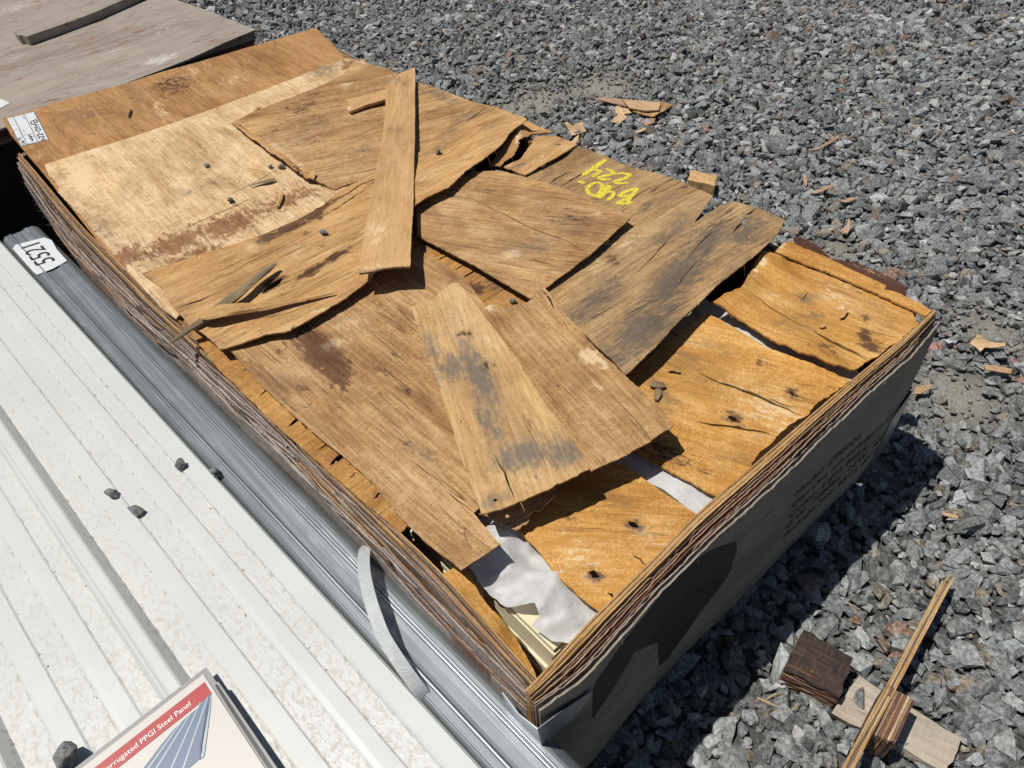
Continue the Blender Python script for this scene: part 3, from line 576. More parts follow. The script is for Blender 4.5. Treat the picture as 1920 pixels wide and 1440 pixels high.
o = sheet('lid_slat', [(1450, 470, .004), (1477, 451, .004), (1500, 462), (1553, 484), (1613, 513), (1645, 527), (1662, 536), (1658, 542), (1690, 551), (1730, 570), (1748, 582), (1735, 592), (1712, 580), (1640, 548), (1560, 514)], M['orange'], .003, ((1480, 470), (1700, 560)), .004, .0018,
          blobs=[(1465, 462, 14, 10, -30, 'p', .8), (1640, 530, 40, 12, 24, 'd', .3)])
tag(o, 'narrow orange lid strip along the outer edge of the crate', 'lid slat', 'orange slats of the crate lid')
o = sheet('bark_flap', [(1488, 446), (1497, 442), (1513, 449), (1540, 466), (1556, 482), (1545, 500), (1490, 475)], M['darkred'], -.02, ((1490, 445), (1550, 480)), .003, .002, wav=.001)
tag(o, 'small dark brown ply flap sticking out behind the orange strip', 'veneer flap', 'dark flaps outside the crate wall')
o = sheet('bark_flap', [(1550, 500), (1556, 485), (1600, 491), (1647, 509), (1680, 526), (1700, 539), (1698, 556), (1650, 550), (1600, 530)], M['darkred'], -.024, ((1560, 490), (1690, 540)), .003, .0015, wav=.001, blobs=[(1640, 512, 50, 8, 20, 'p', .35)])
tag(o, 'long dark red brown ply flap bowed out along the far rim', 'veneer flap', 'dark flaps outside the crate wall')
# loose inner veneer leaning off the left wall
o = sheet('inner_veneer', [(855, 1062, -.012), (880, 1074, -.014), (898, 1112, -.022), (914, 1136, -.030), (968, 1199, -.040), (985, 1228, -.040), (1006, 1272, -.020), (985, 1255, -.010), (913, 1175, -.008), (860, 1112, -.006), (830, 1075, -.008)], M['orange'], -.02, ((860, 1080), (1000, 1260)), .0025, .0012, wav=.001)
tag(o, 'orange inner veneer peeling from the long wall at the open corner', 'veneer sheet')

# ------------------------------------------------------------------ lid sheets nailed on the crate
lidA = sheet('lid_sheet', [(2, 222, .010), (150, 180, .012), (300, 136, .010), (450, 93, .012), (592, 52, .016), (612, 72, .010), (645, 106), (720, 130), (800, 160), (890, 192), (860, 260), (740, 420), (560, 520), (330, 600, .0), (270, 545, .002), (205, 478, .004), (130, 385), (60, 300), (22, 255)], M['rust'], .006, ((60, 300), (230, 500)), .004, .0012, wav=.003, parent=crate,
             cracks=[([(280, 168), (298, 160), (312, 155), (330, 143)], 4)],
             blobs=[(325, 160, 55, 30, -15, 'd', .60), (300, 175, 90, 40, -15, 'd', .25), (250, 170, 30, 40, 10, 'm', .35), (150, 215, 90, 25, -15, 'm', .33), (380, 120, 40, 26, -16, 'p', .28), (440, 150, 50, 18, -16, 'p', .35), (300, 205, 14, 36, -35, 'p', .55), (270, 195, 10, 22, 0, 'p', .4), (360, 135, 20, 16, -30, 'p', .5), (510, 95, 40, 20, -16, 'd', .25), (70, 290, 40, 12, -16, 'p', .3)])
lidA['label'] = 'rust brown far lid sheet carrying the white sticker'
lidP = sheet('lid_sheet', [(84, 309), (150, 287), (277, 247), (390, 207), (493, 169), (580, 136), (648, 110), (680, 112), (700, 140), (760, 190), (690, 320), (560, 420), (420, 500), (330, 598), (300, 575), (250, 520), (206, 470), (150, 402), (108, 360), (112, 350), (92, 330)], M['pale'], .0135, ((84, 309), (230, 480)), .003, .0012, wav=.0015, parent=crate,
             cracks=[([(305, 448), (380, 412), (450, 382), (500, 357)], 2.6), ([(410, 372), (450, 356), (520, 318), (560, 300)], 2.2), ([(460, 315), (490, 320), (512, 325)], 1.8)],
             blobs=[(150, 335, 30, 40, -30, 'p', .95), (200, 330, 120, 50, -25, 'p', .30), (340, 390, 60, 26, -20, 'p', .5), (340, 290, 90, 40, -25, 'p', .28), (240, 480, 40, 24, -20, 'd', .85), (330, 455, 100, 26, -22, 'd', .78), (430, 420, 100, 26, -22, 'd', .82), (540, 375, 90, 22, -22, 'd', .72), (360, 480, 120, 18, -22, 'd', .6), (190, 430, 40, 20, 40, 'm', .45), (380, 350, 70, 10, -22, 'm', .35), (610, 128, 40, 14, -20, 'm', .6), (660, 120, 30, 14, -20, 'd', .7), (485, 205, 10, 5, -20, 'd', .9), (140, 390, 40, 14, 50, 'm', .3), (600, 250, 100, 70, 0, 'd', .4)])
lidP['label'] = 'pale stripped lid sheet with whitish worn patch'
lidQ = sheet('lid_sheet', [(332, 592), (560, 515), (700, 470), (860, 420), (1000, 420), (1180, 470), (1180, 640), (1080, 760), (960, 850), (860, 900), (752, 998), (692, 950), (630, 896), (568, 842), (508, 788), (410, 692)], M['underside'], .001, ((430, 690), (520, 640)), .003, .0012, wav=.001, parent=crate,
             cracks=[([(452, 698), (468, 684)], 3), ([(478, 722), (496, 704)], 3), ([(486, 744), (510, 722)], 5), ([(540, 800), (575, 775)], 8), ([(592, 846), (640, 815)], 4), ([(618, 872), (650, 850)], 9), ([(655, 896), (668, 886)], 3), ([(700, 936), (722, 918)], 4), ([(362, 616), (380, 604)], 5), ([(380, 634), (402, 618)], 5), ([(818, 490), (842, 476)], 4), ([(868, 520), (896, 504)], 5), ([(850, 508), (874, 494)], 3)],
             blobs=[(890, 540, 20, 14, 0, 'd', 1.0), (800, 458, 24, 14, 0, 'm', .8), (920, 525, 60, 20, 30, 'm', .5), (940, 550, 50, 14, 30, 'd', .35), (350, 610, 30, 14, 45, 'm', .7), (700, 930, 30, 16, 45, 'm', .3)])
lidQ['label'] = 'cross grained lid layer showing along the long edge'

# ------------------------------------------------------------------ loose veneers, bottom to top
def loose(label, *a, group='loose veneer pieces on the crate', name='veneer_sheet', cat='veneer sheet', **k):
    o = sheet(name, *a, **k); return tag(o, label, cat, group)
shB = loose('dark brown square veneer with rolled splintered edge on the far half', [(433, 230, .020), (470, 211), (517, 193), (587, 167), (640, 143), (662, 116), (720, 126), (780, 153), (835, 172), (890, 192), (850, 235), (780, 290), (700, 330), (627, 356, .016), (605, 344, .022), (587, 335, .026), (560, 318, .024), (547, 311, .026), (525, 292, .024), (507, 284, .024), (470, 256, .022)], M['brown'], .018, ((437, 230), (735, 165)), .003, .0016, wav=.0016,
            cracks=[([(640, 272), (680, 252), (722, 230)], 2.2), ([(800, 190), (770, 215)], 1.8)],
            blobs=[(570, 200, 60, 26, -22, 'd', .52), (520, 240, 50, 20, -22, 'd', .40), (560, 270, 70, 22, -22, 'd', .42), (690, 220, 60, 24, -22, 'd', .3), (700, 165, 40, 18, -22, 'd', .35), (590, 235, 40, 20, -22, 'm', .35), (560, 262, 50, 8, -22, 'p', .5), (670, 290, 40, 16, -20, 'm', .3), (530, 290, 16, 60, -52, 'p', .6), (460, 250, 12, 40, -55, 'p', .5), (830, 180, 40, 10, 18, 'm', .6), (650, 160, 26, 8, -20, 'p', .5)])
o = loose('splintered pale strip rolled up along the edge of the dark square veneer', [(434, 231, .028), (452, 232, .034), (490, 258, .036), (520, 280, .038), (548, 300, .038), (575, 318, .036), (591, 322, .034), (588, 336, .030), (572, 333, .030), (546, 314, .028), (507, 287, .028), (470, 258, .028)], M['tan'], grain=((440, 232), (590, 330)), thick=.003, jag=.002, wav=.002, wl=.05, name='veneer_strip', cat='veneer strip', blobs=[(560, 318, 40, 5, 38, 'd', .7), (500, 270, 40, 4, 38, 'd', .5)])
shF = loose('long greyed veneer with yellow chalk writing at the outer edge', [(930, 318, .014), (985, 331, .016), (1030, 306, .016), (1084, 273, .020), (1130, 290, .018), (1180, 312, .016), (1240, 325, .016), (1290, 346, .018), (1337, 368, .024), (1322, 388, .026), (1300, 420, .020), (1332, 398, .022), (1347, 386, .026), (1372, 377, .026), (1420, 388, .024), (1445, 398, .026), (1472, 412, .034), (1460, 435, .036), (1423, 473, .034), (1390, 500, .034), (1347, 532, .034), (1280, 595, .034), (1225, 655, .030), (1173, 703, .026), (1100, 630, .016), (1010, 545, .012), (930, 480, .010), (880, 400, .010)], M['grey'], .016, ((1010, 545), (1337, 368)), .003, .0012, wav=.003,
            pins=[(1150, 380, .014), (1150, 520, .016), (1250, 480, .020), (1330, 450, .024)],
            cracks=[([(1046, 350), (1080, 328), (1137, 297)], 4), ([(1026, 342), (1045, 328), (1072, 318)], 4), ([(1373, 440), (1390, 420), (1405, 402), (1421, 387)], 5), ([(1080, 393), (1110, 374), (1140, 354), (1200, 325)], 1.6), ([(1150, 395), (1200, 360), (1240, 335)], 1.6), ([(1195, 508), (1225, 478), (1262, 440)], 2.2), ([(1290, 480), (1330, 440), (1340, 420)], 1.8), ([(1160, 600), (1220, 570), (1230, 560)], 2), ([(1250, 560), (1300, 500), (1330, 470)], 1.8), ([(1090, 605), (1130, 585), (1190, 548)], 1.6)],
            blobs=[(1330, 450, 70, 34, -42, 'm', .72), (1270, 520, 120, 40, -42, 'm', .78), (1200, 620, 100, 44, -42, 'm', .82), (1120, 560, 80, 30, -40, 'm', .72), (1400, 430, 60, 34, -35, 'm', .65), (1260, 430, 60, 20, -35, 'm', .55), (1215, 385, 40, 12, -35, 'm', .55), (1100, 290, 60, 18, 20, 'm', .15), (1150, 485, 22, 16, 0, 'd', .65), (1180, 460, 60, 30, -30, 'p', .40), (1120, 500, 36, 20, -30, 'p', .35), (1300, 400, 40, 14, -35, 'p', .35), (1390, 395, 40, 10, -35, 'p', .35), (1200, 520, 60, 12, -38, 'p', .3), (1150, 350, 120, 60, 20, 'd', .18), (1260, 340, 60, 20, 20, 'd', .15)])
o = loose('short nail-holed veneer piece at the rim beside the chalk-marked sheet', [(944, 312, .022), (975, 298, .024), (996, 270, .026), (1004, 256, .026), (1040, 254, .024), (1062, 262), (1082, 270, .026), (1060, 285, .030), (1030, 302, .028), (984, 328, .022)], M['tan'], .024, ((985, 325), (1080, 270)), .003, .0016, wav=.002, blobs=[(1042, 272, 6, 4, 0, 'd', 1), (1010, 296, 40, 10, -35, 'p', .4), (970, 312, 30, 8, -35, 'm', .6), (1060, 262, 30, 8, 10, 'm', .35)])
o = loose('torn reddish knot piece with splintered pale ends near the far rim', [(916, 312, .014), (930, 292, .016), (950, 266, .022), (964, 250, .030), (975, 242, .032), (996, 246, .026), (1020, 246, .018), (1032, 250, .014), (1000, 253, .020), (972, 262, .030), (972, 275, .030), (962, 292, .024), (945, 304, .018), (938, 314, .014)], M['rust'], .02, ((920, 310), (1000, 245)), .003, .003, wav=.003, wl=.06, name='knot_piece', cat='wood scrap', blobs=[(972, 256, 6, 14, 20, 'p', 1), (945, 285, 14, 12, 0, 'd', .4)])
o = loose('thin tan rim splinter behind the torn knot piece', [(980, 222, .012), (1000, 232, .012), (1035, 246, .010), (1030, 251, .008), (1000, 245, .008), (970, 250, .006), (960, 246, .006)], M['tan'], .01, ((960, 248), (1030, 248)), .003, .002, name='veneer_strip', cat='veneer strip')
shG = loose('large brown veneer with a dark flaking stain reaching the open near end', [(430, 656, .020), (500, 625, .014), (600, 580), (693, 525), (740, 490), (783, 466, .008), (830, 494), (872, 522), (930, 600), (1000, 760), (960, 900, .012), (888, 962, .020), (912, 990, .024), (938, 1020, .028), (900, 1045, .026), (864, 1068, .022), (801, 1019, .016), (747, 966, .014), (697, 903, .014), (640, 852, .014), (600, 822, .014), (540, 770, .014), (490, 722, .014)], M['brown'], .012, ((430, 656), (864, 1068)), .003, .0010, wav=.002,
            cracks=[([(830, 920), (862, 945), (888, 962)], 2), ([(560, 758), (580, 764), (590, 750)], 2), ([(770, 860), (815, 900), (832, 915)], 1.8)],
            blobs=[(600, 662, 80, 34, 42, 'd', 1.05), (632, 705, 40, 24, 42, 'd', .9), (580, 640, 40, 20, 30, 'd', .9), (545, 640, 40, 16, -25, 'd', .6), (520, 660, 14, 8, 0, 'd', .8), (570, 730, 30, 12, 20, 'd', .62), (530, 715, 40, 20, 20, 'm', .3), (640, 640, 46, 14, -18, 'p', .65), (660, 605, 50, 16, -18, 'p', .55), (560, 690, 60, 30, 42, 'p', .35), (540, 730, 80, 24, 42, 'p', .30), (700, 680, 100, 18, 42, 'd', .30), (745, 710, 90, 14, 42, 'd', .38), (650, 600, 40, 12, -10, 'm', .35), (800, 855, 60, 22, 42, 'm', .40), (740, 800, 90, 20, 45, 'd', .25), (880, 1010, 50, 20, 42, 'd', .35), (770, 975, 60, 10, 45, 'm', .4), (690, 740, 60, 10, 42, 'p', .35), (860, 1000, 40, 12, 42, 'm', .2)])
o = loose('ragged brown scrap tucked under the near end of the yellow plank', [(896, 962, .014), (940, 950, .016), (1000, 925, .018), (1046, 905, .020), (1042, 928, .016), (1022, 948, .012), (1012, 960, .008), (1002, 955, .012), (992, 965, .010), (988, 984, .004), (967, 995, .002), (940, 983, .006), (915, 968, .010)], M['brown'], .012, ((900, 960), (1040, 920)), .003, .003, wav=.003, wl=.05, name='veneer_scrap', cat='wood scrap', blobs=[(970, 982, 20, 8, -20, 'p', .4)])
shE = loose('square brown veneer with a crack and grey smudge in the centre', [(780, 386, .020), (812, 366, .022), (843, 347, .024), (885, 322, .020), (940, 320, .022), (985, 332, .024), (1027, 343, .024), (1103, 370, .026), (1183, 408, .042), (1160, 428, .040), (1133, 453, .038), (1103, 480, .034), (1060, 512, .028), (1023, 540, .024), (995, 560, .024), (950, 533, .024), (900, 503, .024), (840, 472, .022), (783, 442, .020)], M['brown'], .024, ((783, 420), (1103, 470)), .003, .0012, wav=.002, pins=[(960, 430, .028)],
            cracks=[([(878, 365), (920, 388), (980, 420), (1047, 450), (1102, 478)], 2.6), ([(1000, 485), (1012, 492)], 2)],
            blobs=[(1000, 460, 70, 22, -12, 'm', .5), (1060, 420, 60, 22, 20, 'm', .40), (1090, 415, 40, 20, 20, 'd', .5), (960, 476, 24, 10, -10, 'p', .85), (920, 440, 90, 30, 15, 'p', .28), (830, 400, 34, 14, 20, 'p', .4), (850, 415, 90, 22, 25, 'd', .25), (1120, 400, 24, 8, 20, 'p', .6), (930, 350, 90, 20, 18, 'd', .18), (1010, 385, 60, 16, 20, 'p', .25)])
shC = loose('tan veneer split in two arms with a ragged hole, lying across the lid', [(267, 512, .018), (333, 492, .020), (433, 460, .022), (500, 437, .022), (560, 410, .024), (600, 388, .026), (640, 356, .028), (708, 322, .030), (780, 290, .026), (830, 246, .026), (862, 216, .028), (889, 191, .030), (915, 197, .026), (940, 205, .030), (958, 212, .028), (988, 223, .040), (957, 247, .046), (943, 268, .046), (927, 283, .046), (873, 320, .046), (843, 350, .046), (800, 370, .044), (777, 385, .044), (735, 450, .040), (693, 525, .036), (640, 563, .034), (567, 607, .034), (535, 622, .034), (500, 627, .032), (450, 645, .032), (413, 655, .030), (383, 627, .026), (353, 607, .024), (320, 570, .022), (303, 540, .022)], M['tan'], .024, ((330, 600), (690, 440)), .003, .0016, wav=.002, pins=[(560, 510, .026), (450, 540, .024), (840, 290, .036), (690, 400, .032)],
            cracks=[([(326, 573), (350, 562), (372, 558), (402, 543)], 5), ([(490, 546), (502, 536), (512, 530), (528, 518)], 17), ([(873, 228), (895, 212), (914, 197)], 3.5), ([(890, 252), (930, 225), (955, 212)], 1.8), ([(392, 512), (440, 488), (470, 470)], 1.6), ([(430, 505), (480, 480), (520, 455)], 1.4), ([(560, 520), (620, 480), (650, 460)], 1.6), ([(470, 600), (540, 590), (590, 570)], 1.6), ([(790, 310), (840, 290), (870, 270)], 1.6), ([(390, 625), (410, 612), (430, 608)], 1.8)],
            blobs=[(590, 398, 44, 9, -30, 'd', 1.1), (500, 447, 24, 9, -25, 'd', 1.1), (545, 425, 60, 10, -22, 'd', .9), (600, 408, 9, 7, 0, 'd', 1), (570, 438, 7, 5, 0, 'd', .8), (605, 460, 14, 7, 0, 'd', .6), (585, 508, 50, 9, -32, 'd', .95), (630, 480, 34, 8, -32, 'd', .95), (512, 532, 30, 12, -30, 'd', .8), (540, 480, 90, 24, -25, 'p', .30), (480, 460, 40, 14, -25, 'p', .55), (870, 220, 60, 14, -38, 'm', .55), (830, 270, 50, 14, -35, 'm', .45), (920, 235, 40, 10, -38, 'm', .35), (900, 200, 30, 8, 15, 'm', .6), (840, 250, 40, 12, -35, 'm', .45), (800, 330, 60, 14, -30, 'p', .35), (420, 640, 40, 14, 0, 'm', .35), (600, 580, 60, 14, -35, 'p', .35), (680, 440, 26, 26, 0, 'p', .3), (340, 580, 20, 30, -30, 'm', .35), (280, 520, 20, 12, 45, 'm', .5)])
o = loose('ragged splinter edge standing up along the split of the tan veneer', [(590, 392, .046), (620, 372, .054), (660, 350, .052), (708, 324, .044), (706, 334, .036), (660, 362, .036), (620, 386, .034)], M['tan'], .04, ((590, 392), (708, 324)), .0025, .002, name='veneer_strip', cat='veneer strip', wav=.002, blobs=[(640, 365, 60, 5, -28, 'd', .6)])
plH = loose('yellow plank with grey mould patches in the open near half', [(770, 577, .034), (785, 568, .036), (800, 562, .036), (815, 560, .036), (822, 548, .038), (847, 530, .038), (858, 529, .038), (870, 541, .038), (900, 580, .036), (930, 620, .036), (973, 680, .040), (1020, 753, .046), (1067, 812, .052), (1105, 880, .060), (1059, 903, .058), (997, 931, .052), (965, 945, .050), (938, 955, .050), (903, 962, .046), (882, 905, .042), (859, 842, .040), (827, 742, .036), (803, 673, .034), (787, 627, .034)], M['gold'], .04, ((780, 577), (903, 962)), .003, .0016, wav=.003, name='veneer_plank', cat='plank',
            cracks=[([(927, 853), (945, 890), (966, 944)], 2.4), ([(928, 940), (930, 946)], 7)],
            blobs=[(900, 705, 26, 90, -28, 'm', .85), (850, 690, 26, 34, 0, 'm', .75), (815, 660, 20, 40, -20, 'm', .6), (915, 690, 30, 16, -10, 'd', .4), (985, 850, 70, 32, -15, 'm', .92), (1060, 850, 45, 28, -10, 'm', .82), (915, 790, 20, 80, -25, 'm', .72), (800, 640, 10, 40, -20, 'm', .65), (820, 710, 10, 30, -20, 'm', .5), (930, 935, 40, 14, -20, 'm', .6), (1010, 810, 60, 10, 15, 'd', .3), (865, 625, 8, 7, 0, 'd', .75), (888, 628, 7, 8, 0, 'd', .65), (870, 560, 30, 16, -30, 'p', .4), (920, 640, 12, 50, -35, 'p', .45)])
plI = loose('brown plank with a whitish bare patch beside the yellow plank', [(880, 560, .022), (907, 580, .026), (918, 572, .028), (930, 571, .030), (945, 577, .030), (960, 573, .030), (975, 570, .030), (988, 568, .030), (1000, 558, .032), (1004, 546, .032), (1020, 538, .034), (1032, 550, .034), (1040, 564, .034), (1083, 612, .034), (1113, 648, .036), (1173, 704, .040), (1210, 738, .042), (1247, 771, .046), (1264, 794, .050), (1207, 833, .046), (1160, 860, .044), (1108, 884, .042), (1060, 820, .030), (1000, 740, .026), (940, 650, .024)], M['brown'], .03, ((960, 575), (1190, 840)), .003, .0018, wav=.003, name='veneer_plank', cat='plank',
            cracks=[([(1018, 541), (1028, 556), (1040, 578)], 5), ([(1055, 600), (1062, 612), (1066, 618)], 2), ([(1150, 670), (1170, 690), (1180, 702)], 1.8)],
            blobs=[(1105, 668, 26, 14, 25, 'p', 1.0), (1130, 680, 24, 10, 40, 'p', .7), (1080, 655, 24, 10, -20, 'd', .45), (1050, 720, 50, 12, 45, 'd', .3), (920, 576, 16, 10, 0, 'p', .8), (1130, 730, 60, 14, 45, 'p', .28), (950, 620, 50, 14, 50, 'd', .35)])
plD = loose('long narrow tan plank laid across the far sheets', [(727, 141, .034), (733, 140, .034), (741, 146, .032), (750, 137, .036), (765, 131, .038), (778, 126, .040), (778, 190, .040), (778, 253, .042), (776, 320, .046), (775, 385, .052), (771, 450, .060), (769, 500, .068), (745, 500, .068), (720, 503, .066), (700, 509, .066), (673, 512, .066), (681, 450, .060), (692, 385, .054), (704, 325, .048), (716, 267, .044), (722, 205, .040)], M['plank'], .05, ((673, 512), (730, 140)), .0045, .0007, wav=.0012, name='veneer_plank', cat='plank',
            blobs=[(705, 430, 26, 16, 0, 'p', .6), (700, 450, 16, 20, 0, 'p', .45), (735, 245, 26, 5, 0, 'm', .5), (740, 150, 30, 10, 10, 'm', .5), (712, 500, 40, 5, -6, 'p', .7), (720, 508, 60, 6, -6, 'm', .8), (735, 290, 22, 40, 0, 'p', .2)])
o = loose('short splintered batten end poking out from under the long plank', [(648, 185, .030), (654, 184, .034), (700, 174, .036), (728, 166, .036), (726, 185, .036), (690, 195, .034), (656, 208, .032), (650, 204, .030), (656, 197, .032)], M['plank'], .034, ((650, 195), (727, 175)), .007, .001, name='batten', cat='batten', wav=.001, blobs=[(650, 200, 8, 14, 0, 'p', .9)])

# ------------------------------------------------------------------ sticks on the crate
def stick(name, pts, mat, label, cat='stick', n=9, group=None, rough=.16, floor=None, flat=.55):
    """a broken stick: pts = (px, py, dz, half width m)"""
    Z = RIM if floor is None else floor
    C = np.array([atz(p[0], p[1], Z + p[2]) for p in pts]); Wd = np.array([p[3] for p in pts]); d = np.concatenate([[0], np.cumsum(np.linalg.norm(np.diff(C, axis=0), axis=1))]); m = max(6, int(d[-1] / .012)); t = np.linspace(0, d[-1], m)
    Q = np.stack([np.interp(t, d, C[:, i]) for i in range(3)], 1); wd = np.interp(t, d, Wd); T = np.gradient(Q, axis=0); T /= np.linalg.norm(T, axis=1)[:, None]; up = np.array([0, 0, 1.]); Sd = np.cross(T, up); Sd /= np.linalg.norm(Sd, axis=1)[:, None]; U = np.cross(Sd, T)
    V, F, UV = [], [], []; sd = rng.uniform(0, 50)
    for i in range(m):
        for j in range(n):
            a = 2 * math.pi * j / n; r = wd[i] * (1 + rough * 2 * noise.noise(Vector((j * 1.3, i * .25, sd)))); V.append(Q[i] + Sd[i] * math.cos(a) * r + U[i] * math.sin(a) * r * flat); UV.append((t[i] + sd, a / 6.28 * wd.mean() * 6, sd))
    for i in range(m - 1):
        for j in range(n): F.append([i * n + j, i * n + (j + 1) % n, (i + 1) * n + (j + 1) % n, (i + 1) * n + j])
    F += [list(range(n))[::-1], [(m - 1) * n + j for j in range(n)]]
    o = mesh_obj(name, V, F, mat, None, attrs={'uvm': ('FLOAT_VECTOR', UV), 'st': ('FLOAT_COLOR', np.tile([0, 0, 0, 1.], (len(V), 1)))}); return tag(o, label, cat, group)
stick('broken_stick', [(517, 494, .044, .004), (505, 502, .044, .009), (480, 522, .044, .011), (455, 545, .044, .012), (425, 568, .042, .012), (395, 590, .038, .010), (360, 612, .034, .009), (335, 632, .022, .006), (318, 643, .012, .002)], M['stick'], 'grey weathered stick lying over the crate edge', group='weathered sticks on the lid')
stick('broken_stick', [(376, 596, .046, .004), (392, 592, .048, .012), (415, 583, .050, .018), (445, 580, .050, .016), (480, 577, .048, .010), (530, 568, .044, .008), (590, 556, .042, .005), (628, 549, .040, .002)], M['tan'], 'tapered knotty stick with a pale torn end crossing the grey stick', group='weathered sticks on the lid', flat=.5)
stick('wood_splinter', [(467, 349, .019, .001), (485, 343, .020, .005), (505, 339, .020, .008), (516, 335, .020, .004)], M['stick'], 'leaf shaped grey splinter on the pale lid sheet', 'splinter', group='splinters on the lid', flat=.3)
stick('wood_splinter', [(529, 361, .020, .003), (526, 372, .021, .006), (520, 388, .020, .005)], M['tan'], 'short tan splinter beside the grey leaf shaped splinter', 'splinter', group='splinters on the lid', flat=.4)
stick('wood_splinter', [(246, 206, .013, .003), (243, 213, .013, .003), (241, 220, .013, .002)], M['darkred'], 'tiny dark splinter on the rust brown lid sheet', 'splinter', group='splinters on the lid')
stick('wood_splinter', [(1220, 720, -.010, .006), (1232, 722, -.006, .009), (1246, 722, -.010, .006)], M['stick'], 'small grey splinter crossing at the top of the middle orange slat', 'splinter', group='splinters on the lid', flat=.4)
stick('wood_splinter', [(1234, 722, -.010, .004), (1234, 738, -.010, .006), (1230, 750, -.010, .004)], M['stick'], 'upright grey splinter below the crossing one on the orange slat', 'splinter', group='splinters on the lid', flat=.4)
stick('wood_splinter', [(1252, 694, -.009, .002), (1262, 692, -.008, .005), (1275, 697, -.009, .003)], M['tan'], 'pale splinter near the shaded edge of the middle orange slat', 'splinter', group='splinters on the lid', flat=.4)
def leaf(pts, label, mat, floor=None, dz=.004):
    o = sheet('wood_flake', [(*p, dz) if len(p) == 2 else p for p in pts], mat, dz, (pts[0][:2], pts[len(pts) // 2][:2]), .0016, .0006, step=.006, wav=.003, wl=.03, floor=floor); return tag(o, label, 'wood flake')
leaf([(1574, 598, .001), (1582, 580, .006), (1592, 577, .008), (1584, 592, .006)], 'curled tan flake on the mouldy orange slat', M['tan'])
leaf([(1536, 612, .0), (1548, 600, .004), (1549, 610, .005), (1540, 615, .002)], 'small curled flake left of the other on the mouldy slat', M['tan'])

# ------------------------------------------------------------------ ribbons for handwriting (chalk, pen)
def strokes(name, ST, conv, width, mat, parent, lift):
    V, F = [], []
    for s in ST:
        wk = 1.0
        if isinstance(s, tuple): s, wk = s
        P = np.array([conv(*p) for p in s]); d = np.concatenate([[0], np.cumsum(np.linalg.norm(np.diff(P[:, :2], axis=0), axis=1))]); m = max(3, int(d[-1] / .003)); t = np.linspace(0, d[-1], m)
        Q = np.stack([np.interp(t, d, P[:, i]) for i in range(3)], 1); T = np.gradient(Q, axis=0); T /= np.linalg.norm(T, axis=1)[:, None] + 1e-9; N = np.stack([-T[:, 1], T[:, 0], 0 * t], 1); wd = width * wk * .5 * np.interp(t, [0, d[-1] * .15, d[-1] * .85, d[-1]], [.7, 1, 1, .6])[:, None]
        o = len(V) ; A = np.concatenate([Q + N * wd, Q - N * wd]); V += A.tolist(); F += [[o + i, o + i + 1, o + m + i + 1, o + m + i] for i in range(m - 1)]
    V = np.array(V); V[:, 2] = lift(V[:, :2]); return mesh_obj(name, V, F, mat, parent)
CH = [([(770, 365), (660, 440), (560, 510), (450, 580), (380, 630)], 1.3), [(570, 530), (690, 555), (620, 605), (550, 650)], [(780, 515), (860, 535), (910, 575), (830, 610), (730, 635), (640, 660), (700, 685), (780, 692), (860, 685)], [(930, 595), (1060, 575), (1190, 600), (1100, 670), (1000, 695), (910, 720), (980, 755), (1070, 750), (1160, 740)],
      [(305, 725), (360, 742), (425, 755)], [(640, 740), (560, 752), (490, 800), (455, 860), (475, 915), (540, 950), (600, 965), (660, 915), (710, 850), (715, 790), (690, 760), (640, 742)], ([(845, 785), (780, 850), (700, 920), (640, 1000)], 2.0), [(800, 895), (870, 885), (910, 915), (880, 970), (800, 1040)],
      [(1310, 840), (1240, 930), (1170, 1010), (1140, 1090)], [(1310, 842), (1190, 865), (1080, 900), (990, 950), (1060, 968), (1150, 960), (1230, 975)], [(1200, 985), (1120, 1010), (1040, 1045), (970, 1085), (1050, 1090), (1140, 1095), (1230, 1075)]]
hzF = HZ[shF.name]
strokes('chalk_writing', CH, lambda a, b: at(1050 + a / 9, 260 + b / 9, .016), .0098, M['chalk'], shF, lambda P: hzF(P) + .0008)

# sticker on the lid
hzA = HZ[lidA.name]
def quad_sheet(name, q, mat, parent, lift, n=10, up=.0012):
    A, B, C, D = [np.array(at(*p, .010)) for p in q]; V, F = [], []
    for j in range(n + 1):
        for i in range(n + 1):
            u, v = i / n, j / n; V.append((A * (1 - u) + B * u) * (1 - v) + (D * (1 - u) + C * u) * v)
    V = np.array(V); V[:, 2] = lift(V[:, :2]) + up
    return mesh_obj(name, V, [[j * (n + 1) + i, j * (n + 1) + i + 1, (j + 1) * (n + 1) + i + 1, (j + 1) * (n + 1) + i] for j in range(n) for i in range(n)], mat, parent)
SQ = [(12, 222), (65, 209), (91, 260), (38, 273)]
st_ = quad_sheet('sticker', SQ, M['paper'], lidA, hzA)
def sconv(u, v):   # u along the top edge (0..1), v down
    A, B, C, D = [np.array(at(*p, .010)) for p in SQ]; return (A * (1 - u) + B * u) * (1 - v) + (D * (1 - u) + C * u) * v
fr = [[(.01, .01), (.99, .01), (.99, .99), (.01, .99), (.01, .01)], [(.24, 0), (.24, 1)], [(.62, 0), (.62, 1)], [(.62, .70), (.24, .70)], [(.24, .45), (.01, .45)]]
strokes('sticker_lines', fr, sconv, .0013, M['ink'], lidA, lambda P: hzA(P) + .0022)
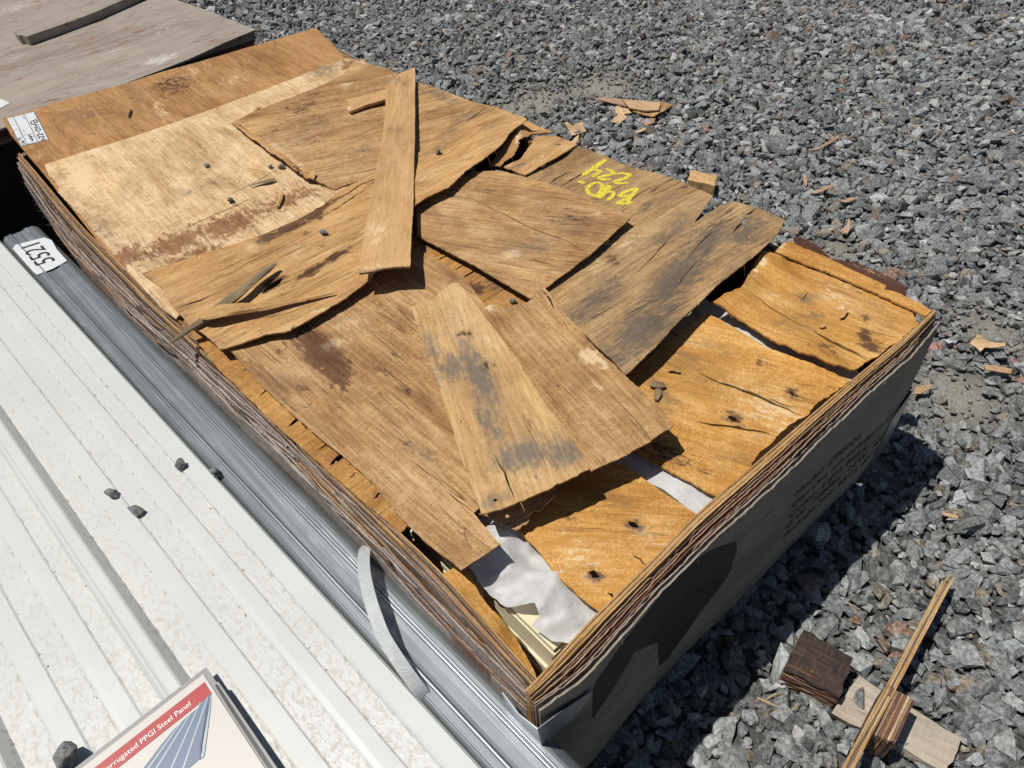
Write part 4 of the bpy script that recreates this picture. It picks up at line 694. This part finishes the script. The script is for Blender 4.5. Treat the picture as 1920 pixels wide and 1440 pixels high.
pen = [[(.70, .30), (.92, .28)], [(.92, .28), (.90, .38), (.82, .38), (.80, .29)], [(.82, .38), (.78, .42), (.70, .40), (.70, .30)], [(.92, .46), (.80, .44), (.80, .54)], [(.92, .53), (.68, .53)], [(.88, .58), (.90, .64), (.76, .66), (.72, .61), (.80, .57), (.88, .58)], [(.80, .69), (.80, .73)],
       [(.88, .76), (.90, .81), (.72, .76), (.71, .83)], [(.88, .85), (.90, .89), (.72, .85), (.71, .91)], [(.90, .94), (.80, .93), (.80, .98)], [(.90, .98), (.70, .98)],
       [(.50, .72), (.40, .76), (.52, .80), (.40, .84), (.50, .88), (.42, .94)], [(.20, .75), (.06, .76), (.06, .82), (.14, .82)], [(.20, .86), (.12, .88), (.20, .91), (.06, .90)], [(.20, .95), (.06, .96)]]
strokes('handwriting', pen, sconv, .0028, M['ink'], lidA, lambda P: hzA(P) + .0026)
fine = [[(.96, .05 + .055 * k), (.96, .09 + .055 * k)] for k in range(6)] + [[(.18, .08 + .09 * k), (.10, .08 + .09 * k)] for k in range(3)] + [[(.20, .50 + .05 * k), (.20, .53 + .05 * k)] for k in range(4)] + [[(.56, .05), (.56, .16)], [(.57, .76), (.57, .84)], [(.34, .50), (.34, .60)]]
strokes('small_print', fine, sconv, .0011, M['inkgrey'], lidA, lambda P: hzA(P) + .0022)['kind'] = 'stuff'

# ------------------------------------------------------------------ grey crate behind
fc = empty('wooden_crate', (.35, 3.4, 0), 'grey weathered plywood crate behind the main crate, at the top left', 'crate')
fs = sheet('lid_sheet', [(-330, 352), (0, 242), (100, 205), (200, 168), (300, 132), (352, 112), (420, 80), (481, 55), (440, 40), (390, 20), (330, 0), (250, -40), (150, -90), (-100, -160), (-400, 0)], M['weather'], .004, ((0, 215), (480, 55)), .006, .0008, step=.03, wav=.002, parent=fc,
           cracks=[([(-20, 150), (60, 122), (150, 98), (240, 70), (345, 22)], 2.2), ([(120, 128), (200, 104), (300, 62), (352, 32)], 1.6)],
           blobs=[(140, 120, 60, 8, -18, 'p', .4), (220, 95, 60, 8, -20, 'p', .45), (300, 60, 40, 6, -25, 'p', .5), (30, 15, 50, 10, -15, 'p', .5), (300, 112, 40, 8, -18, 'p', .9), (170, 130, 60, 10, -18, 'd', .18), (200, 80, 70, 10, -18, 'm', .2), (60, 60, 90, 30, -18, 'p', .12)])
for i in range(6):
    A, B = at(-40, 238, 0), at(479, 57, 0); xs_ = np.linspace(A[0] - .1, B[0] - .004 * i, 60); ly = 2.365 + .004 * (i % 3) + np.array([noise.noise(Vector((x * 3, i, 5))) * .004 for x in xs_])
    ply_wall_strip('veneer_ply', np.column_stack([xs_, ly]), np.full(60, RIM - .006 - .010 * i), RIM - .02 - .011 * (i + 1), .004, PLY[[2, 3, 1, 3, 0, 2][i]], fc, rows=3, seed=90 + i, fray=.003, side=1)
dk = veneer('crate side darkened for shade', (.02, .013, .009), (.05, .033, .024), (.09, .06, .045), .5, .2)  # shade on the rear crate's walls is put into this dark brown
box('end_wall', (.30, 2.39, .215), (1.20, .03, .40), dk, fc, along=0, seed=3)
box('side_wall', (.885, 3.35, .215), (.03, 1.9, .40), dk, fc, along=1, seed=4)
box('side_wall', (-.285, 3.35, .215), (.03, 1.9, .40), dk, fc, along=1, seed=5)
o = sheet('weathered_batten', [(26, 60), (36, 55), (62, 48), (95, 37), (150, 17), (205, -6), (290, -45), (310, -36), (235, -2), (180, 22), (110, 48), (70, 62), (50, 69), (40, 66), (34, 67)], M['weather'], .034, ((30, 62), (260, -30)), .028, .001, wav=.002); tag(o, 'grey weathered board lying on the crate behind', 'board')
hzS = HZ[fs.name]
q2 = quad_sheet('sticker', [(-40, 196), (-6, 180), (17, 190), (-20, 210)], M['paper'], fc, hzS, up=.0015)

# ------------------------------------------------------------------ galvanized beam
def extrude(name, prof, p0, d, y0, y1, mat, parent=None, n=24, thick=.0015, attrs=None, closed=False):
    """profile (offset to the right of the line, height) swept along direction d from p0"""
    d = np.asarray(d, float); d /= np.linalg.norm(d); r = np.array([d[1], -d[0]]); pr = np.array(prof); m = len(pr); V, F = [], []
    for k in range(n + 1):
        s = y0 + (y1 - y0) * k / n; c = np.asarray(p0) + d * s
        V.append(np.column_stack([c[0] + r[0] * pr[:, 0], c[1] + r[1] * pr[:, 0], pr[:, 1]]))
    V = np.concatenate(V)
    for k in range(n):
        for i in range(m if closed else m - 1):
            j = (i + 1) % m; F.append([k * m + i, k * m + j, (k + 1) * m + j, (k + 1) * m + i])
    A = None
    if attrs: A = {kk: ('FLOAT', np.tile(vv, n + 1)) for kk, vv in attrs.items()}
    o = mesh_obj(name, V, F, mat, parent, attrs=A)
    md = o.modifiers.new('thick', 'SOLIDIFY'); md.thickness = thick; md.offset = 1 if False else 0
    return o
BZ = RIM - .105
def beam_prof(w=.093, h=.075):
    P = [(-w, BZ - h), (-w, BZ - .016)]
    P += [(-w + .016 * (1 - math.cos(a)), BZ - .016 * (1 - math.sin(a))) for a in np.linspace(.2, 1.5708, 6)]
    P += [(-.084, BZ - .0005), (-.0835, BZ + .0008), (-.078, BZ + .0006), (-.072, BZ + .0006), (-.0705, BZ + .0026), (-.0688, BZ + .0032), (-.0672, BZ + .0022), (-.0655, BZ - .0012), (-.060, BZ - .0018), (-.045, BZ - .0020), (-.0350, BZ - .0016), (-.0338, BZ + .0016), (-.0326, BZ + .0020), (-.0314, BZ + .0004), (-.0296, BZ + .0004), (-.0286, BZ + .0020), (-.0274, BZ + .0022), (-.0258, BZ)]
    P += [(-.020 + .020 * math.sin(a), BZ - .020 * (1 - math.cos(a))) for a in np.linspace(0, 1.5708, 7)] + [(0, BZ - h)]
    return P
bR0, bR1 = atz(1100, 1440, BZ)[:2], atz(96, 446, BZ)[:2]; bd = (bR1 - bR0) / np.linalg.norm(bR1 - bR0)
yl = float(np.linalg.norm(bR1 - bR0)); yfar = yl + .10
beam = empty('steel_beam', (*(bR0 + bd * .8), BZ - .075), 'long galvanized steel beam with grooves carrying the 5521 label', 'steel beam')
extrude('channel', beam_prof(), bR0, bd, -.45, yfar, M['galv'], beam, n=40)
br_ = np.array([bd[1], -bd[0]])
def bpt(px_, py_): return atz(px_, py_, BZ)
LQ = [(25, 468), (84, 447), (127, 491), (71, 517)]
lab = mesh_obj('number_label', [(*atz(*p, BZ)[:2], BZ + .0032) for p in [(25, 468), (30, 461), (84, 447), (98, 452), (108, 470), (127, 491), (100, 506), (71, 517), (64, 512)]], [list(range(9))[::-1]], M['paper'], beam)
lab.location.z += 0
t0, t1, t2 = (np.array([*atz(*p, BZ)[:2], BZ + .0040]) for p in ((105.5, 490), (75, 456), (69.5, 502)))
tv, tf = text_mesh('5521', 1); tv[:, 0] -= tv[:, 0].min(); tv[:, 0] /= tv[:, 0].max(); tv[:, 1] /= tv[:, 1].max()
mesh_obj('label_digits', t0 + tv[:, :1] * (t1 - t0) + tv[:, 1:2] * (t2 - t0), tf, M['ink'], beam)

# plastic strap arching over the beam
SP = [(690, 1010, -.125), (684, 1024, -.085), (681, 1050, -.070), (683, 1080, -.062), (695, 1130, -.060), (717, 1192, -.066), (754, 1250, -.078), (788, 1296, -.094), (806, 1318, -.120)]
C = np.array([at(*p) for p in SP]); d = np.concatenate([[0], np.cumsum(np.linalg.norm(np.diff(C, axis=0), axis=1))]); t = np.linspace(0, d[-1], 60); Q = np.stack([np.interp(t, d, C[:, i]) for i in range(3)], 1)
for _ in range(6): Q[1:-1] = (Q[:-2] + Q[1:-1] * 2 + Q[2:]) / 4
T_ = np.gradient(Q, axis=0); hv = np.cross(T_, [-.45, -.55, 1.0]); hv /= np.linalg.norm(hv, axis=1)[:, None]; V = np.concatenate([Q + .0098 * hv, Q - .0098 * hv]); o = mesh_obj('plastic_strap', V, [[i, i + 1, 61 + i, 60 + i] for i in range(59)], M['strap'])
md = o.modifiers.new('thick', 'SOLIDIFY'); md.thickness = .0008; tag(o, 'loose clear grey packing strap arching over the galvanized beam', 'strap')

# ------------------------------------------------------------------ white corrugated panels
PZ = RIM - .100
eR0, eR1 = atz(905, 1440, PZ)[:2], atz(0, 478, PZ)[:2]; pd = (eR1 - eR0) / np.linalg.norm(eR1 - eR0)
pd = np.array([-.040, 1.0]); pd /= np.linalg.norm(pd)
def panel_prof(z):
    P = [(.001, z - .014, 0, 0), (.000, z - .006, 0, 0), (-.004, z, 0, 0), (-.030, z, 0, 0), (-.034, z - .002, 0, .3), (-.037, z - .006, 0, 1)]
    VAL = z - .006
    pitch = .215
    for c in (0, 1, 2):
        o = -.037 - c * pitch
        seq = [(-.001, 0, 1, 1), (-.004, 0, 1, .3), (-.026, 0, 1, .2), (-.029, 0, 1, .9), (-.032, .0022, .15, .2), (-.052, .0024, .12, 0), (-.060, .0020, .15, 0), (-.064, 0, 1, .9), (-.068, 0, 1, .2), (-.096, 0, 1, .2), (-.099, 0, 1, .9), (-.102, .0022, .15, .2), (-.130, .0022, .12, 0), (-.134, 0, 1, .9), (-.138, 0, 1, .2), (-.168, 0, 1, .3), (-.172, 0, .8, 1), (-.1845, .0185, 0, 0), (-.1875, .020, 0, 0), (-.200, .020, 0, 0), (-.203, .0185, 0, 0), (-.2145, 0, .1, .5)]
        P += [(o + a, VAL + b, v, cr) for a, b, v, cr in seq]
    return P
for i in range(4):
    pr = panel_prof(PZ - .0075 * i); jx = -rng.uniform(.004, .012) if i else 0
    o = extrude('corrugated_panel', [(p[0] + jx, p[1]) for p in pr], eR0 + pd * 0, pd, -.30 - .01 * i, 2.3 + .02 * i, M['white'], n=30, thick=.0007, attrs={'valley': np.array([p[2] for p in pr]), 'crease': np.array([p[3] for p in pr])})
    tag(o, ['dusty white corrugated steel panel on top of the stack, lower left', 'white corrugated panel second in the stack, only its edge showing', 'white corrugated panel third in the stack, only its edge showing', 'white corrugated panel lowest in the stack, only its edge showing'][i], 'steel panel', 'white corrugated panels in a stack')
for k, y in enumerate((.25, 1.55)):
    o = box('timber_bearer', (-.33, y, (PZ - .062) / 2), (.72, .09, PZ - .062), M['stick'], along=0, seed=30 + k); tag(o, ['timber bearer under the near part of the white panel stack', 'timber bearer under the far part of the white panel stack'][k], 'timber', 'bearers under the panels')

# stones lying about
def loose_stone(pxy, size, z, label, seed, group, col=(.17, .18, .18), elong=1.3, flat=.75):
    V, F = rock_proto(16, flat, elong, True, seed); r = np.random.default_rng(seed); W = (V * size) @ rnd_rot(r).T; W[:, 2] -= W[:, 2].min(); c = atz(*pxy, z + size * .4); W += (c[0], c[1], z)
    o = mesh_obj('stone', W, F, M['stone'], attrs={'col': ('FLOAT_COLOR', np.tile([*col, 1], (len(W), 1)))}); return tag(o, label, 'stone', group)
GP = 'stones on the white panel'; GCr = 'stones on the crate lid'
pv = PZ - .005
loose_stone((340, 876), .0125, pv, 'rounded grey stone near the right edge of the white panel', 101, GP)
loose_stone((405, 887), .0105, PZ - .004, 'dark stone at the gap between white panel and beam', 102, GP, (.12, .125, .13))
loose_stone((211, 928), .0115, pv, 'upper of the two close stones in the middle of the white panel', 103, GP)
loose_stone((258, 959), .0115, pv, 'lower blocky stone of the two close together on the white panel', 104, GP, (.15, .16, .165), 1.5, .7)
loose_stone((131, 1422), .0185, pv, 'biggest grey stone on the white panel by the sign', 105, GP)
zc = lambda o, p: float(HZ[o.name](np.array([at(*p, .02)[:2]]))[0])
for k, (p, s, o, lb) in enumerate([((388, 311), .0075, lidP, 'grey stone standing alone on the pale lid sheet'), ((433, 376), .0085, lidP, 'dark stone beside a crack on the pale lid sheet'), ((528, 313), .0095, lidP, 'larger stone of the pair near the rolled splintered edge'), ((507, 313), .0065, lidP, 'small brownish stone of the pair near the rolled splintered edge'),
                                   ((608, 438), .0085, shC, 'grey stone on the tan veneer left of the long plank'), ((822, 288), .0085, shC, 'grey stone on the tan veneer right of the long plank'), ((1136, 455), .0085, shF, 'stone in the shadow under the corner of the square veneer'), ((886, 323), .0075, shF, 'dark stone in the shaded split by the square veneer'), ((962, 566), .0085, lidQ, 'pale stone at the torn top of the brown plank')]):
    loose_stone(p, s, zc(o, p) + .0005, lb, 120 + k, GCr, (.13, .14, .145) if k % 2 else (.2, .205, .2))

# specks of debris on the panel and the lid
def specks(name, pts, label, mat, attrs_=True):
    V, F = [], []
    for (x, y, z, s, a, l) in pts:
        o = len(V); ca, sa = math.cos(a), math.sin(a)
        for dx, dy, dz_ in ((-l, -s, 0), (l, -s * .6, 0), (l * .8, s, 0), (-l * .9, s * .8, 0), (-l * .3, 0, s * 1.3), (l * .4, 0, s)): V.append((x + dx * ca - dy * sa, y + dx * sa + dy * ca, z + dz_))
        F += [[o, o + 1, o + 5, o + 4], [o + 1, o + 2, o + 5], [o + 2, o + 3, o + 4, o + 5], [o + 3, o, o + 4]]
    V = np.array(V); ob = mesh_obj(name, V, F, mat, attrs=uv_attrs(V, 0, 3)); ob['kind'] = 'stuff'; ob['label'] = label; ob['category'] = 'debris'; return ob
pt = []
for _ in range(260):
    s = rng.uniform(-.2, 1.9); off = -.037 - .215 * rng.integers(0, 3) + rng.choice([-.001, -.029, -.064, -.099, -.134, -.174]) + rng.normal(0, .0018); c = eR0 + pd * s + np.array([pd[1], -pd[0]]) * off
    pt.append((c[0], c[1], PZ - .0058, abs(rng.normal(.0006, .0005)) + .0003, rng.uniform(0, 3.1), abs(rng.normal(.0012, .001)) + .0006))
specks('debris_specks', pt, 'brown grit scattered along the creases of the white panel', M['stick'])
pt = []
for sh_, n_ in ((lidP, 30), (shC, 40), (shG, 60), (shB, 16), (shE, 14), (shF, 20), (plH, 14), (plI, 10)):
    me = sh_.data; org = WO[sh_.name]; nv = len(me.vertices) // 2
    for k in rng.integers(0, nv, n_):
        v = me.vertices[int(k)].co; pt.append((v.x + org[0], v.y + org[1], v.z + org[2] + .0003, abs(rng.normal(.0006, .0004)) + .0003, rng.uniform(0, 3.1), abs(rng.normal(.004, .003)) + .001))
specks('sawdust_splinters', pt, 'tiny wood splinters and sawdust strewn over the lid', M['fresh'])

# ------------------------------------------------------------------ product sign in a plastic sleeve
SZ = PZ + .0185
sg = empty('product_sign', (*atz(330, 1400, SZ)[:2], SZ - .004), 'laminated product sign with a red banner and blue panel picture on the white panel', 'sign')
def spoly(name, pts, mat, off):
    V = np.array([(*atz(x, y, SZ)[:2], SZ + off) for x, y in pts]); n = len(V); a = sum(V[i, 0] * V[(i + 1) % n, 1] - V[(i + 1) % n, 0] * V[i, 1] for i in range(n)); return mesh_obj(name, V, [list(range(n)) if a > 0 else list(range(n))[::-1]], mat, sg)
# paper corner frame: band direction and side direction on the panel
pA = atz(381, 1264, SZ)[:2]; pB = atz(200, 1404, SZ)[:2]; uS = (pB - pA) / np.linalg.norm(pB - pA); pC = atz(470, 1400, SZ)[:2]; vS = (pC - pA) / np.linalg.norm(pC - pA)
def sp3(u, v, off): c = pA + uS * u + vS * v; return (c[0], c[1], SZ + off)
def squad(name, u0, u1, v0, v1, mat, off, th=None):
    o = mesh_obj(name, [sp3(u0, v0, off), sp3(u1, v0, off), sp3(u1, v1, off), sp3(u0, v1, off)], [[0, 1, 2, 3]], mat, sg)
    if th: md = o.modifiers.new('thick', 'SOLIDIFY'); md.thickness = th; md.offset = 0
    return o
M['paperw'] = simple('printed card', (.58, .55, .50), .3, var=.08, scale=20)
squad('sleeve', -.008, .36, -.008, .26, M['greyplastic'], -.0025, .0012)
squad('card', 0, .35, 0, .25, M['paperw'], 0)
b0 = atz(378, 1275, SZ)[:2]; b1 = atz(390, 1291, SZ)[:2]
vb0 = .012; vb1 = .0345
squad('banner', .004, .345, vb0, vb1, M['red'], .0006)
txl = np.linalg.norm(atz(193, 1447, SZ)[:2] - atz(359, 1313, SZ)[:2])
e0 = pA + uS * (.032 + txl) + vS * (vb0 + .0165)
put_text('banner_text', 'Corrugated PPGI Steel Panel', txl, (e0[0], e0[1], SZ), (-uS[0], -uS[1], 0), (-vS[0], -vS[1], 0), (0, 0, 1), M['whiteink'], sg, off=.0012)
spoly('picture_panel', [(396, 1300), (384, 1312), (368, 1330), (350, 1345), (326, 1368), (300, 1400), (262, 1450), (252, 1470), (330, 1470), (356, 1439), (374, 1424), (378, 1405)], M['blueprint'], .0008)
for a, b in (((376, 1318), (308, 1470)), ((358, 1338), (290, 1446)), ((390, 1308), (340, 1450)), ((342, 1352), (268, 1455))):
    ax, ay = a; bx, by = b; spoly('picture_rib', [(ax - 1, ay), (ax + 1, ay + 1), (bx + 3, by), (bx - 1, by - 1)], M['bluelight'], .0012)
spoly('picture_fold', [(396, 1300), (385, 1380), (376, 1424), (383, 1419), (386, 1400), (395, 1330)], M['bluelight'], .0012)
spoly('picture_edge', [(393, 1304), (375, 1400), (374, 1424), (377, 1424), (379, 1395)], M['bluedark'], .0016)
# dark sleeve edge at the right
for nm, pts, mt, off in (('sleeve_edge', [(399, 1285), (404, 1280), (411, 1280), (440, 1322), (520, 1440), (560, 1500), (548, 1506), (500, 1440), (428, 1332)], M['greyplastic'], .0022), ('sleeve_channel', [(404, 1286), (409, 1285), (440, 1332), (512, 1440), (550, 1498), (543, 1502), (500, 1437), (428, 1326)], M['rubber'], .0030)):
    spoly(nm, pts, mt, off)

# ------------------------------------------------------------------ scrap on the gravel
def gsheet(pts, label, mat, name='wood_chip', cat='wood chip', h=.018, group='wood scraps on the gravel', **k):
    k.setdefault('step', .01); k.setdefault('wav', .004); k.setdefault('wl', .05)
    o = sheet(name, [(p[0], p[1], p[2] + .010) if len(p) > 2 else (*p, h + .010) for p in pts], mat, h + .010, ((pts[0][0], pts[0][1]), (pts[len(pts) // 2][0], pts[len(pts) // 2][1])), floor=0.0, **k); return tag(o, label, cat, group)
gsheet([(1112, 182), (1145, 185), (1190, 188), (1188, 200), (1165, 197), (1135, 190)], 'long thin sliver at the left of the scrap pile beyond the crate', M['chipred'], thick=.004, h=.022)
gsheet([(1168, 186), (1200, 188), (1238, 192), (1236, 206), (1210, 207), (1180, 202)], 'flat tan plank scrap on top of the pile beyond the crate', M['chip'], thick=.005, h=.034)
gsheet([(1236, 189), (1263, 196), (1245, 208), (1225, 218), (1200, 214), (1186, 207), (1215, 206)], 'greyish brown scrap at the right of the pile beyond the crate', M['brown'], thick=.004, h=.024)
gsheet([(1155, 198), (1178, 204), (1186, 210), (1170, 214), (1176, 220), (1160, 232), (1146, 228), (1152, 215)], 'pale ragged scrap below the pile beyond the crate', M['chip'], h=.018, jag=.003)
gsheet([(1203, 228), (1215, 222), (1230, 218), (1226, 230), (1210, 235)], 'small tan scrap at the foot of the pile', M['chipred'], h=.016)
gsheet([(1190, 247), (1205, 240), (1216, 235), (1218, 238), (1204, 246), (1193, 250)], 'thin pale sliver below the pile', M['chip'], h=.016)
gsheet([(1058, 229), (1064, 228), (1072, 236), (1092, 229), (1095, 238), (1100, 246), (1085, 251), (1072, 254), (1066, 244)], 'cross shaped tan scrap close to the crate rim', M['chip'], h=.020)
gsheet([(1080, 256), (1086, 252), (1084, 264), (1074, 272), (1070, 266)], 'tiny pale scrap touching the crate rim', M['chip'], h=.03)
gsheet([(1520, 283), (1536, 276), (1556, 264), (1573, 252), (1572, 258), (1555, 270), (1535, 280)], 'curved brown strip lying alone on the gravel', M['chipred'], h=.02)
gsheet([(1507, 330), (1511, 328), (1514, 342), (1511, 352), (1507, 342)], 'small upright chip above the flat chips', M['chipred'], h=.02)
gsheet([(1520, 360), (1540, 352), (1562, 345), (1563, 349), (1542, 358), (1526, 362)], 'flat brown chip pointing right on the gravel', M['chipred'], h=.02)
gsheet([(1575, 377), (1590, 372), (1604, 370), (1602, 375), (1586, 379)], 'short flat chip right of the pointing chip', M['chipred'], h=.02)
gsheet([(1576, 431), (1588, 422), (1590, 410), (1594, 411), (1595, 428), (1590, 437), (1580, 437)], 'tan bent chip beyond the orange slats', M['chipred'], h=.02)
gsheet([(1818, 646, .02), (1826, 634, .03), (1834, 625, .034), (1850, 640, .022), (1870, 645, .022), (1886, 640, .034), (1884, 649, .026), (1860, 653, .02), (1846, 652, .02), (1838, 660, .02), (1830, 652, .02)], 'curled yellow bark chip at the right edge of the yard', M['chip'], h=.022)
gsheet([(1846, 684), (1870, 686), (1898, 692), (1896, 700), (1870, 698), (1848, 694)], 'flat yellowish chip below the curled bark chip', M['chip'], h=.026)
gsheet([(1716, 726), (1735, 722), (1747, 720), (1742, 730), (1726, 738), (1714, 738)], 'yellow chip beside the far corner of the crate', M['chip'], h=.02)
gsheet([(1768, 958), (1776, 961), (1798, 966), (1796, 972), (1780, 968), (1766, 964)], 'bright orange tan chip in the open gravel', M['chip'], h=.026)
# blocks
def block(name, top, h, zt, mt, ms, label, cat='wood block', group='wood blocks on the gravel', layers=0):
    """four-cornered block: top corners from the photo at height zt, sides straight down; layered ply sides"""
    T = np.array([atz(x, y, zt) for x, y in top]); a = sum(T[i, 0] * T[(i + 1) % 4, 1] - T[(i + 1) % 4, 0] * T[i, 1] for i in range(4))
    if a < 0: T = T[::-1]
    cen = T.mean(0); root = empty(name, (cen[0], cen[1], zt - h), label, cat, group); n = max(1, layers); e = T[1] - T[0]; ang = math.atan2(e[1], e[0])
    for k in range(n):
        z1 = zt - h * k / n; z0 = zt - h * (k + 1) / n + (.0006 if n > 1 else 0); j = 1 + (rng.normal(0, .012) if k else 0); P = cen + (T - cen) * j; V = []
        for zz in (z0, z1):
            for i in range(4):
                for q in np.linspace(0, 1, 7)[:-1]:
                    p = P[i] * (1 - q) + P[(i + 1) % 4] * q; p = p + np.append(rng.normal(0, .0012, 2), 0); V.append((p[0], p[1], zz + rng.normal(0, .0004)))
        F = [list(range(24))[::-1], list(range(24, 48))] + [[i, (i + 1) % 24, 24 + (i + 1) % 24, 24 + i] for i in range(24)]; V = np.array(V)
        L = (V - cen) @ np.array([[math.cos(-ang), math.sin(-ang), 0], [-math.sin(-ang), math.cos(-ang), 0], [0, 0, 1]])
        A = uv_attrs(L, 0, 17 + k * 3.1)
        mesh_obj('ply_layer' if n > 1 else 'body', V, F, mt if k == 0 else ms[k % len(ms)], root, attrs=A)
    return root
blackwood = veneer('blackened wood', (.010, .008, .009), (.032, .022, .020), (.085, .055, .042), .3, .5, fleck=(.16, .07, .03))
block('plywood_block', [(1507, 1180), (1599, 1233), (1574, 1306), (1470, 1255)], .052, .066, blackwood, [PLY[1], PLY[3], M['stick'], PLY[3]], 'plywood block with blackened top face at the lower right', layers=7)
block('board_offcut', [(1612, 1268), (1806, 1386), (1772, 1446), (1560, 1335)], .020, .034, M['offcut'], [M['offcut']], 'pale grey board offcut under the layered block', 'board', layers=1)
T = np.array([atz(x, y, .098) for x, y in [(1662, 1282), (1716, 1315), (1679, 1395), (1619, 1366)]]); root = empty('plywood_block', (*T.mean(0)[:2], .036), 'layered plywood block standing on the pale offcut under the batten', 'wood block', 'wood blocks on the gravel')
for k in range(11):
    a, b = k / 11, (k + .88) / 11; dz_ = rng.normal(0, .002); P4 = [T[0] * (1 - a) + T[1] * a, T[0] * (1 - b) + T[1] * b, T[3] * (1 - b) + T[2] * b, T[3] * (1 - a) + T[2] * a]; P4[2] = P4[2] + (P4[2] - P4[1]) * rng.normal(0, .02); P4[3] = P4[3] + (P4[2] - P4[1]) * 0
    V = np.array([(p[0], p[1], .098 + dz_) for p in P4] + [(p[0], p[1], .036) for p in P4]); e = T[3] - T[0]; an = math.atan2(e[1], e[0]); L = (V - T[0]) @ np.array([[math.cos(an), -math.sin(an), 0], [math.sin(an), math.cos(an), 0], [0, 0, 1]])
    o = mesh_obj('ply_layer', V, [[0, 1, 2, 3], [7, 6, 5, 4], [0, 4, 5, 1], [1, 5, 6, 2], [2, 6, 7, 3], [3, 7, 4, 0]], [PLY[3], PLY[0], PLY[3], M['chip'], PLY[1]][k % 5], root, attrs=uv_attrs(L, 0, k * 2.7))
    bm = bmesh.new(); bm.from_mesh(o.data); bmesh.ops.recalc_face_normals(bm, faces=bm.faces); bm.to_mesh(o.data); bm.free()
block('wood_block', [(1295, 319), (1344, 329), (1340, 348), (1290, 337)], .05, .06, M['gold'], [M['stick']], 'squared tan wood block just beyond the crate rim', layers=1)
def batten(label, pts, w, h):
    C = np.array([atz(p[0], p[1], p[2]) for p in pts]); n = 40; t = np.linspace(0, 1, n); s = np.linspace(0, 1, len(pts)); Q = np.stack([np.interp(t, s, C[:, i]) for i in range(3)], 1); T = np.gradient(Q, axis=0); T /= np.linalg.norm(T, axis=1)[:, None]; Sd = np.cross(T, [0, 0, 1.]); Sd /= np.linalg.norm(Sd, axis=1)[:, None]
    root = empty('plywood_batten', (*Q.mean(0)[:2], Q[:, 2].min() - h), label, 'batten'); NLY = 5
    for k in range(NLY):
        o0, o1 = -w / 2 + w * k / NLY, -w / 2 + w * (k + 1) / NLY - .0003; dz_ = rng.normal(0, .0012); jit = np.convolve(rng.normal(0, .0006, n + 6), np.ones(7) / 7, 'valid'); end = n - int(rng.integers(0, 3)); V, F = [], []
        for i in range(end):
            for (a, b) in ((o0, 0), (o1, 0), (o1, -h), (o0, -h)): V.append(Q[i] + Sd[i] * (a + jit[i]) + np.array([0, 0, b + dz_ + jit[i]]))
        for i in range(end - 1):
            for j in range(4): F.append([i * 4 + j, i * 4 + (j + 1) % 4, i * 4 + 4 + (j + 1) % 4, i * 4 + 4 + j])
        F += [[3, 2, 1, 0], [4 * end - 4, 4 * end - 3, 4 * end - 2, 4 * end - 1]]; V = np.array(V); d_ = np.concatenate([[0], np.cumsum(np.linalg.norm(np.diff(Q[:end], axis=0), axis=1))])
        A = {'uvm': ('FLOAT_VECTOR', np.column_stack([np.repeat(d_, 4) + k, np.tile([0, .004, .02, .024], end) + k * .3, np.full(len(V), k * 1.7)])), 'st': ('FLOAT_COLOR', np.tile([0, 0, 0, 1.], (len(V), 1)))}
        o = mesh_obj('ply_layer', V, F, [M['fresh'], M['chip'], M['stick'], M['fresh'], M['gold']][k], root, attrs=A)
        bm = bmesh.new(); bm.from_mesh(o.data); bmesh.ops.recalc_face_normals(bm, faces=bm.faces); bm.to_mesh(o.data); bm.free()
batten('long splintered plywood batten leaning on the blocks at the lower right', [(1580, 1460, .122), (1783, 1078, .064)], .015, .020)
for k, (pts, lb) in enumerate([([(1420, 1308, .02, .0016), (1450, 1322, .024, .0016), (1480, 1336, .018, .001)], 'straight dry straw left of the blackened block'), ([(1432, 1316, .022, .001), (1452, 1301, .03, .0014), (1470, 1300, .02, .001)], 'short bent straw near the blackened block'), ([(1478, 1337, .02, .001), (1492, 1326, .034, .0014), (1504, 1318, .02, .001)], 'curved straw closest to the blackened block')]):
    stick('straw', pts, M['straw'], lb, 'straw', n=5, group='straws on the gravel', floor=0.0, flat=1)
print('objects', len(bpy.data.objects))
